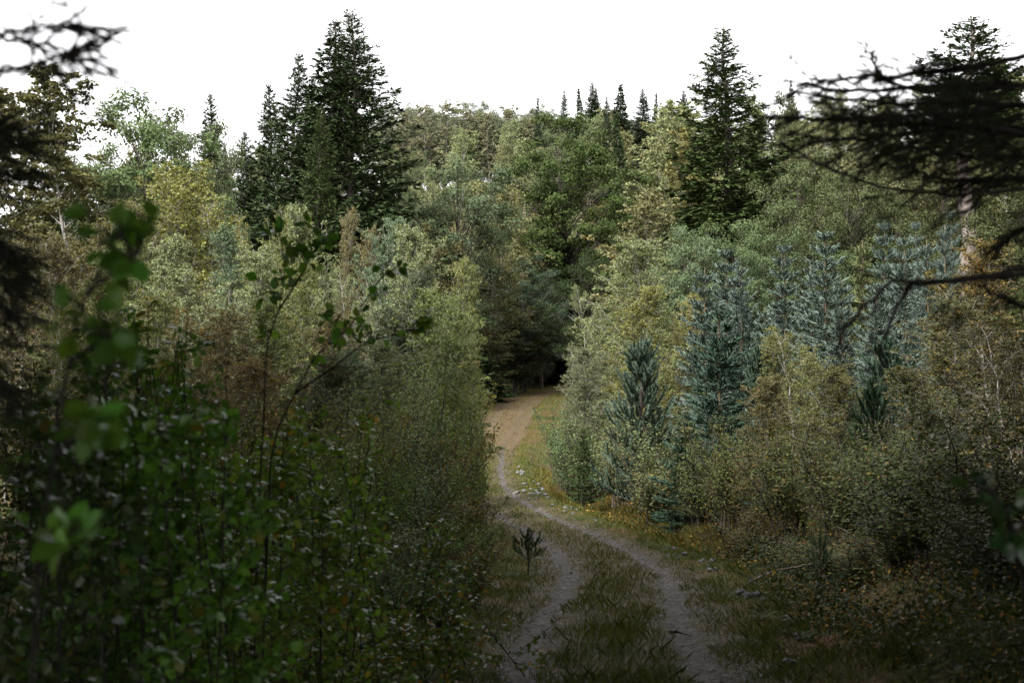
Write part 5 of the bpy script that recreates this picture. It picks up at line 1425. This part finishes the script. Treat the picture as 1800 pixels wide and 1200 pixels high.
# unseen spruces added around and behind the viewer to shade the foreground
rng = np.random.default_rng(23)
SHADE = [(-5.4, 9.5), (-7.0, 14.5), (-9.5, 6), (-12, 11), (-10, 20), (5.4, 9.5), (7.0, 14.5), (10, 6), (12.5, 12), (10, 20), (-14.5, 24), (15, 25), (-6.0, 3.5), (6.8, 4.0), (-16, 16), (17, 17), (-3.7, 7.2), (4.3, 7.6), (-3.6, -0.5), (3.4, 0.3)]
for (x, y) in SHADE:
    near_spruce(x, y, HC, rng.uniform(1.0, 1.1) * (1.0 if y < 12 else 1.45), rng.uniform(0, 6.28), 'tall unseen spruce added for shade just outside the picture', [], 1.25 if 9 < y < 12 else 1.0)
for k, (x, y, sc) in enumerate([(-4.6, 6.2, 0.55), (-6.6, 10.8, 0.62), (-8.9, 15.8, 0.7), (-11.6, 21, 0.75), (4.8, 6.6, 0.55), (6.8, 10.8, 0.62), (9.2, 15.8, 0.7), (11.9, 21, 0.75), (14.4, 27, 1.1), (17.2, 33, 1.1), (-14.6, 28, 1.1), (18.5, 27, 1.1), (10.9, 17.5, 1.0)]):
    near_spruce(x, y, SB[3], sc, k * 1.3, 'dense low spruce added for shade just outside the ' + ('left' if x < 0 else 'right') + ' edge', [])
for yy in (-3.5, -8, -13, -19):
    for xx in np.arange(-17, 18, 5.0):
        near_spruce(xx + rng.normal(0, 0.8), yy + rng.normal(0, 0.8), HC, rng.uniform(0.9, 1.15), rng.uniform(0, 6.28), 'tall unseen spruce added for shade behind the viewer', [])

# ================================================================== the wood goes on beyond both edges of the picture
rng = np.random.default_rng(91)
for side in (-1, 1):
    for d in (38, 52, 68, 86, 108, 134, 165, 200):
        for k in range(6):
            x = side * (0.36 * d + (10 if d < 80 else 5) + k * (4.5 + d * 0.03)) + rng.normal(0, 1.0); y = d + rng.normal(0, 4)
            zg = float(G(x, y)) - 0.3
            where = 'left' if side < 0 else 'right'
            kind = rng.integers(0, 3)
            if kind == 0:
                sc = rng.uniform(0.75, 1.0) * (0.6 if d < 60 else 1)
                plant('birch_tree', BF[k % 3], (x, y, zg), (sc, sc, sc), rng.uniform(0, 6.28), (0.12, 0.13, 0.05), 0.08, f'birch of the wood beyond the {where} edge', 'birch', B, F_, f'wood beyond the {where} edge')
            elif kind == 1:
                sc = rng.uniform(0.8, 1.1) * (0.6 if d < 60 else 1)
                plant('broadleaf_tree', RT[k % 3], (x, y, zg), (sc, sc, sc), rng.uniform(0, 6.28), (0.08, 0.10, 0.045), 0.04, f'leafy tree of the wood beyond the {where} edge', 'tree', 'dark_bark', F_, f'wood beyond the {where} edge')
            else:
                sc = rng.uniform(0.9, 1.3)
                plant('spruce_tree', SF[k % 2], (x, y, zg), (sc, sc, sc), rng.uniform(0, 6.28), SPR, 0, f'spruce of the wood beyond the {where} edge', 'spruce', 'dark_bark', 'needle', f'wood beyond the {where} edge')

# ================================================================== labels of look-alikes: their order in the picture sets them apart
from collections import defaultdict
same = defaultdict(list)
for o in bpy.data.objects:
    if o.parent is None and o.get('label') and o.get('category') != 'stone': same[o['label']].append(o)
ORD = ['leftmost', 'second', 'third', 'fourth', 'fifth', 'sixth', 'seventh', 'eighth', 'ninth', 'tenth', 'eleventh', 'twelfth', 'thirteenth', 'fourteenth', 'fifteenth']
for lab, obs in same.items():
    if 2 <= len(obs) <= 15 and not any(w in lab for w in ('viewer', 'outside', 'beyond')):
        obs.sort(key=lambda o: o.location.x / max(o.location.y, 0.1))
        for k, o in enumerate(obs):
            o['label'] = lab + (', leftmost' if k == 0 else ', rightmost' if k == len(obs) - 1 else f', {ORD[k]} from left')
